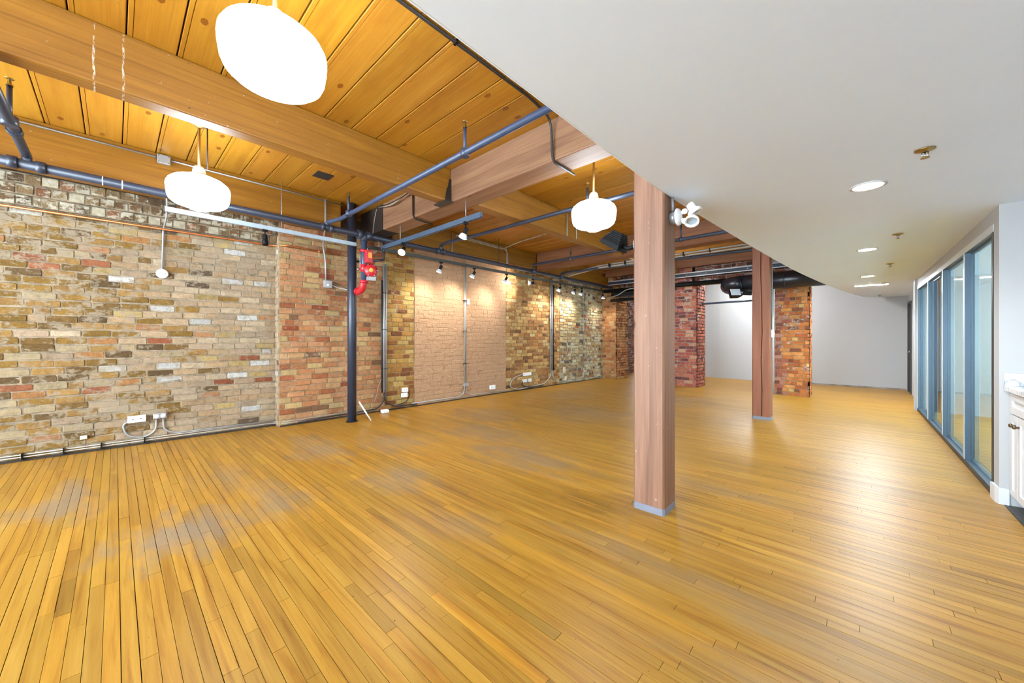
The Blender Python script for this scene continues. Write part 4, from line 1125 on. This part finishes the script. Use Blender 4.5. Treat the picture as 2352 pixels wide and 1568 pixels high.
# ================================================================== FAR END SERVICES
t = empty('air_duct', (-2.2, 10.4, 2.72), 'large round black air duct with a curved end behind the far column', 'duct')
path = [Vector((-2.0, 10.86, 2.735))]
path = arc((-1.98, 10.78, 2.73), 0.36, math.pi, 1.5 * math.pi, (1, 0, 0), (0, 1, 0), 8)
MB().tube([Vector((-2.34, 10.92, 2.73))] + path, 0.20, 28).build('elbow', 'duct', t)
MB().tube([(-1.98, 10.42, 2.73), (-1.0, 10.42, 2.735), (-0.44, 10.42, 2.74)], 0.202, 28).build('straight_run', 'duct', t)
for x in (-1.98, -1.15):
    MB().tube([(x - 0.012, 10.42, 2.731), (x + 0.012, 10.42, 2.731)], 0.208, 28).build('seam_band', 'duct', t)
t = empty('flood_light', (-2.05, 10.15, 2.52), 'black floodlight with a pale lens under the duct elbow', 'floodlight')
fq = Matrix.Translation((-2.08, 10.08, 2.47)) @ Matrix.Rotation(R(35), 4, 'Z') @ Matrix.Rotation(R(62), 4, 'X')
def fbox(nm, mt, p, a, b_, c, d_, e, f_):
    v = [fq @ Vector(q) for q in [(a, c, e), (b_, c, e), (b_, d_, e), (a, d_, e), (a * .7, c * .7, f_), (b_ * .7, c * .7, f_), (b_ * .7, d_ * .7, f_), (a * .7, d_ * .7, f_)]]
    return MB().add(v, [(3, 2, 1, 0), (4, 5, 6, 7), (0, 1, 5, 4), (1, 2, 6, 5), (2, 3, 7, 6), (3, 0, 4, 7)]).build(nm, mt, p)
fbox('housing', 'black', t, -.13, .13, -.11, .11, .05, -.10)
v = [fq @ Vector(q) for q in [(-.11, -.09, .052), (.11, -.09, .052), (.11, .09, .052), (-.11, .09, .052), (-.10, -.08, .062), (.10, -.08, .062), (.10, .08, .062), (-.10, .08, .062)]]
MB().add(v, [(4, 5, 6, 7), (0, 1, 5, 4), (1, 2, 6, 5), (2, 3, 7, 6), (3, 0, 4, 7)]).build('lens', 'lens', t)
MB().tube([(-2.02, 10.2, 2.53), (-1.9, 10.3, 2.56), (-1.85, 10.33, 2.60)], 0.03, 10).build('bracket', 'black', t)
MB().tube([(-1.93, 10.12, 2.47), (-1.75, 10.18, 2.45)], 0.05, 12).build('side_knob', 'black', t)
conduit('black pipe crossing in front of the red brick pier', [[(-6.0, 10.95, 2.93), (-2.45, 10.95, 2.91)]], ('black',), 0.06, name='service_pipe', cat='pipe')
t = empty('cable_tray', (-3.9, 10.86, 3.09), 'dark cable tray with silver edges across the far brick piers', 'cable tray')
bx(-5.78, -0.5, 10.80, 10.94, 3.09, 3.10).build('tray_floor', 'black', t)
bx(-5.78, -0.5, 10.79, 10.80, 3.09, 3.20).build('tray_side', 'duct', t)
bx(-5.78, -0.5, 10.782, 10.79, 3.19, 3.215).build('edge_strip', 'steel', t)
bx(-5.78, -0.5, 10.782, 10.79, 3.085, 3.105).build('edge_strip', 'steel', t)
for x in (-3.4, -2.9, -1.95):
    MB().lathe([(0, 0), (0.018, 0), (0.018, 0.01), (0, 0.012)], (x, 10.79, 3.15), (0, -1, 0), 10).build('bolt', 'chrome', t)
t = empty('service_unit', (-5.5, 11.1, 2.6), 'black electrical unit hung between the far left piers', 'unit')
bx(-5.75, -4.3, 10.9, 11.2, 2.74, 2.86, bev=0.02).build('casing', 'black', t)
MB().tube([(-5.8, 11.0, 2.62), (-4.3, 11.0, 2.62)], 0.05, 12).build('lower_tube', 'black', t)
MB().tube(smooth_path([(-5.95, 10.85, 2.70), (-5.5, 10.85, 2.74), (-5.2, 10.85, 2.92), (-4.4, 10.85, 2.96)], 0.15), 0.012, 8).build('cable', 'cable', t)
conduit('slim grey rail across the far opening in front of the white wall', [[(-3.2, 11.5, 2.38), (-1.5, 11.45, 2.40)]], ('track_blue',), 0.028, name='curtain_rail', cat='rail')
conduit('black drain pipe beside the dark void over the far brick pier', [[(-3.30, 11.08, 2.9), (-3.30, 11.08, 3.38)]], ('black',), 0.035, name='service_pipe', cat='pipe')
outlet_t = empty('wall_panel', (-5.52, 11.98, 1.6), 'small white panel by the far left opening', 'panel')
t = outlet_t
bx(-5.60, -5.38, 12.30, 12.36, 1.42, 1.98, bev=0.008).build('box', 'plate', t)
bx(-5.56, -5.42, 12.296, 12.30, 1.75, 1.92).build('cover', 'track', t)

# ================================================================== DROPPED CEILING FITTINGS
def downlight(label, x, y, light=True, r=0.085):
    t = empty('downlight', (x, y, SOF), label, 'downlight', 'recessed downlights')
    MB().lathe([(r, 0.0), (r + 0.02, -0.001), (r + 0.02, -0.006), (r, -0.008)], (x, y, SOF), (0, 0, 1), 28).build('trim_ring', 'white', t)
    MB().lathe([(0.0005, -0.004), (r, -0.004)], (x, y, SOF), (0, 0, 1), 28).build('lens', 'down', t)
    if light:
        L = bpy.data.lights.new('down_light', 'SPOT')
        L.energy = DOWN_W
        L.color = (0.86, 0.95, 1.0)
        L.spot_size = R(150)
        L.spot_blend = 0.6
        L.shadow_soft_size = 0.08
        lo = bpy.data.objects.new('down_light', L)
        COL.objects.link(lo)
        lo.parent = t
        lo.location = (0, 0, -0.03)
    return t
downlight('recessed round downlight nearest the camera in the dropped ceiling', 0.08, 3.80)
downlight('second recessed downlight from the camera in the dropped ceiling', 0.13, 6.52)
downlight('third recessed downlight from the camera in the dropped ceiling', 0.19, 9.35)
t = empty('linear_lamp', (0.28, 10.95, SOF), 'slim linear ceiling lamp behind the recessed downlights', 'lamp')
bx(0.02, 0.54, 10.90, 11.0, SOF - 0.006, SOF - 0.001).build('housing', 'white', t)
bx(0.03, 0.53, 10.905, 10.995, SOF - 0.008, SOF - 0.006).build('diffuser', 'panel', t)
def head(label, x, y):
    t = empty('ceiling_sprinkler', (x, y, SOF), label, 'sprinkler', 'sprinkler heads in the dropped ceiling')
    MB().lathe([(0.0, -0.001), (0.045, -0.001), (0.045, -0.006), (0.02, -0.014), (0.012, -0.016)], (x, y, SOF), (0, 0, 1), 20).build('escutcheon', 'brass', t)
    fr_ = MB()
    for s in (-1, 1):
        fr_.tube([(x + s * 0.012, y, SOF - 0.014), (x + s * 0.014, y, SOF - 0.03), (x, y, SOF - 0.048)], 0.003, 6)
    fr_.tube([(x, y, SOF - 0.014), (x, y, SOF - 0.05)], 0.004, 6)
    fr_.build('frame', 'chrome', t)
    MB().lathe([(0, 0), (0.02, 0), (0.02, -0.003), (0, -0.003)], (x, y, SOF - 0.05), (0, 0, 1), 16).build('deflector', 'brass', t)
for i, (x, y) in enumerate([(0.315, 3.30), (0.355, 5.78), (0.41, 8.0), (0.46, 10.7), (0.505, 13.6)]):
    head(['nearest', 'second', 'third', 'fourth', 'farthest'][i] + ' brass sprinkler head in the dropped ceiling', x, y)

# ================================================================== GLASS PARTITION
gp = empty('glass_partition', (0.93, 7.8, 0), 'blue grey framed glass partition along the right side', 'partition')
XO, XI = 0.905, 0.960
bx(XO, XI + 0.014, 5.25, 10.5, 0.0, 0.055).build('sill', 'frame', gp)
bx(XO - 0.004, XO, 5.25, 10.5, 0.004, 0.06).build('sill_edge', 'steel_dark', gp)
bx(XO, XI + 0.014, 5.25, 10.5, 2.335, 2.40).build('head_rail', 'frame', gp)
bx(XO - 0.004, XO, 5.25, 10.5, 2.335, 2.40).build('head_edge', 'frame_edge', gp)
MY = [5.25, 6.40, 7.76, 9.12, 10.47]
for i, y in enumerate(MY):
    w_ = 0.05
    y0, y1 = (y, y + w_) if i < 4 else (y - 0.02, y + 0.03)
    m_ = bx(XO, XI + 0.014, y0, y1, 0.055, 2.335).build('mullion', 'frame', gp)
    bx(XO - 0.004, XO, y0, y1, 0.055, 2.335).build('mullion_edge', 'frame_edge' if i else 'steel_dark', m_)
for a, b_ in zip(MY, MY[1:]):
    y0, y1 = a + 0.05, b_ - (0.02 if b_ > 10 else 0)
    g = bx(XI - 0.004, XI + 0.004, y0, y1, 0.075, 2.315).build('glass_pane', 'glass', gp)
    bd = MB()
    bd.box(XI - 0.012, XI + 0.012, y0, y1, 0.055, 0.075); bd.box(XI - 0.012, XI + 0.012, y0, y1, 2.315, 2.335)
    bd.box(XI - 0.012, XI + 0.012, y0, y0 + 0.02, 0.075, 2.315); bd.box(XI - 0.012, XI + 0.012, y1 - 0.02, y1, 0.075, 2.315)
    bd.build('glazing_bead', 'frame', gp)
for i, (a, b) in enumerate(((5.5, 6.9), (7.1, 8.5), (8.7, 10.1))):  # windows added so daylight comes in through the partition
    f = MB()
    f.box(4.43, 4.48, a, b, 0.8, 0.86); f.box(4.43, 4.48, a, b, 2.29, 2.35); f.box(4.43, 4.48, a, a + 0.06, 0.86, 2.29); f.box(4.43, 4.48, b - 0.06, b, 0.86, 2.29)
    tag(f.build('window_%d' % (i + 4), 'white'), ['near', 'middle', 'far'][i] + ' window added for daylight in the outer wall of the glass room', 'window', None, 'structure')
# ceiling lamps added to brighten the glass room
t = empty('added_ceiling_lamp', (2.7, 7.8, SOF), 'flat round ceiling lamp added to brighten the glass room', 'lamp')
MB().lathe([(0.0005, -0.07), (0.18, -0.065), (0.25, -0.03), (0.26, 0.0)], (2.7, 7.8, SOF), (0, 0, 1), 28).build('diffuser', 'room', t)
t = empty('added_ceiling_lamp', (2.7, 9.6, SOF), 'second added ceiling lamp brightening the far end of the glass room', 'lamp')
MB().lathe([(0.0005, -0.07), (0.18, -0.065), (0.25, -0.03), (0.26, 0.0)], (2.7, 9.6, SOF), (0, 0, 1), 28).build('diffuser', 'room', t)

# ================================================================== KITCHEN
kc = empty('base_cabinet', (1.3, 4.2, 0), 'white shaker base cabinet at the right edge', 'cabinet')
XF = 0.965
bx(XF + 0.006, 1.60, 3.2, 5.08, 0.11, 0.955).build('body', 'white', kc)
bx(XF + 0.07, 1.60, 3.2, 5.08, 0.002, 0.11).build('toe_kick', 'black', kc)
bx(XF, XF + 0.006, 5.02, 5.08, 0.11, 0.955).build('filler_strip', 'white', kc)
def shaker(y0, y1, z0, z1, nm, ky):
    d_ = empty(nm, (XF, (y0 + y1) / 2, z0), None, None)
    d_.parent = kc
    o_ = kc.location
    d_.location = (XF - o_.x, (y0 + y1) / 2 - o_.y, z0)
    return d_
def panel(y0, y1, z0, z1, nm, knob=None):
    fw = 0.055
    m_ = MB()
    m_.box(XF - 0.018, XF, y0, y1, z0, z0 + fw); m_.box(XF - 0.018, XF, y0, y1, z1 - fw, z1)
    m_.box(XF - 0.018, XF, y0, y0 + fw, z0 + fw, z1 - fw); m_.box(XF - 0.018, XF, y1 - fw, y1, z0 + fw, z1 - fw)
    m_.box(XF - 0.008, XF, y0 + fw, y1 - fw, z0 + fw, z1 - fw)
    d_ = m_.build(nm, 'white', kc)
    if knob:
        MB().lathe([(0, 0.0), (0.008, 0.0), (0.006, 0.012), (0.014, 0.018), (0.017, 0.026), (0.012, 0.034), (0, 0.036)], (XF - 0.018 - kc.location.x + kc.location.x, knob[0], knob[1]), (-1, 0, 0), 14).build('knob', 'antique', d_).location = (0, 0, 0)
        kk = d_.children[0]
        kk.location = (-kc.location.x * 0, 0, 0)
    return d_
panel(4.835, 5.015, 0.115, 0.775, 'door', None)
panel(4.40, 4.825, 0.115, 0.775, 'door', None)
panel(4.40, 5.015, 0.785, 0.945, 'drawer', None)
panel(3.95, 4.39, 0.115, 0.775, 'door', None)
panel(3.52, 3.94, 0.115, 0.775, 'door', None)
panel(3.52, 4.39, 0.785, 0.945, 'drawer', None)
for (ky, kz) in ((4.872, 0.70), (4.785, 0.70)):
    MB().lathe([(0, 0.0), (0.008, 0.0), (0.006, 0.012), (0.014, 0.018), (0.017, 0.026), (0.012, 0.034), (0, 0.036)], (XF - 0.018, ky, kz), (-1, 0, 0), 14).build('knob', 'antique', kc)
ct = empty('countertop', (1.28, 4.2, 0.955), 'grey veined marble countertop on the white cabinets', 'countertop')
bx(0.925, 1.615, 3.15, 5.085, 0.957, 1.0, bev=0.006).build('slab', 'marble', ct)
bx(0.93, 1.60, 5.065, 5.085, 1.0, 1.105, bev=0.003).build('side_splash', 'marble', ct)

# unseen lamp added to brighten the room past the cross wall
t = empty('added_ceiling_lamp', (-2.2, 13.0, 3.3), 'unseen ceiling lamp added to light the room beyond the brick piers', 'lamp')
MB().lathe([(0.0005, -0.10), (0.15, -0.09), (0.22, -0.03), (0.22, 0.0)], (-2.2, 13.0, CEIL - 0.002), (0, 0, 1), 28).build('diffuser', 'back', t)
for o in bpy.data.objects:
    if '_o' in o:
        del o['_o']
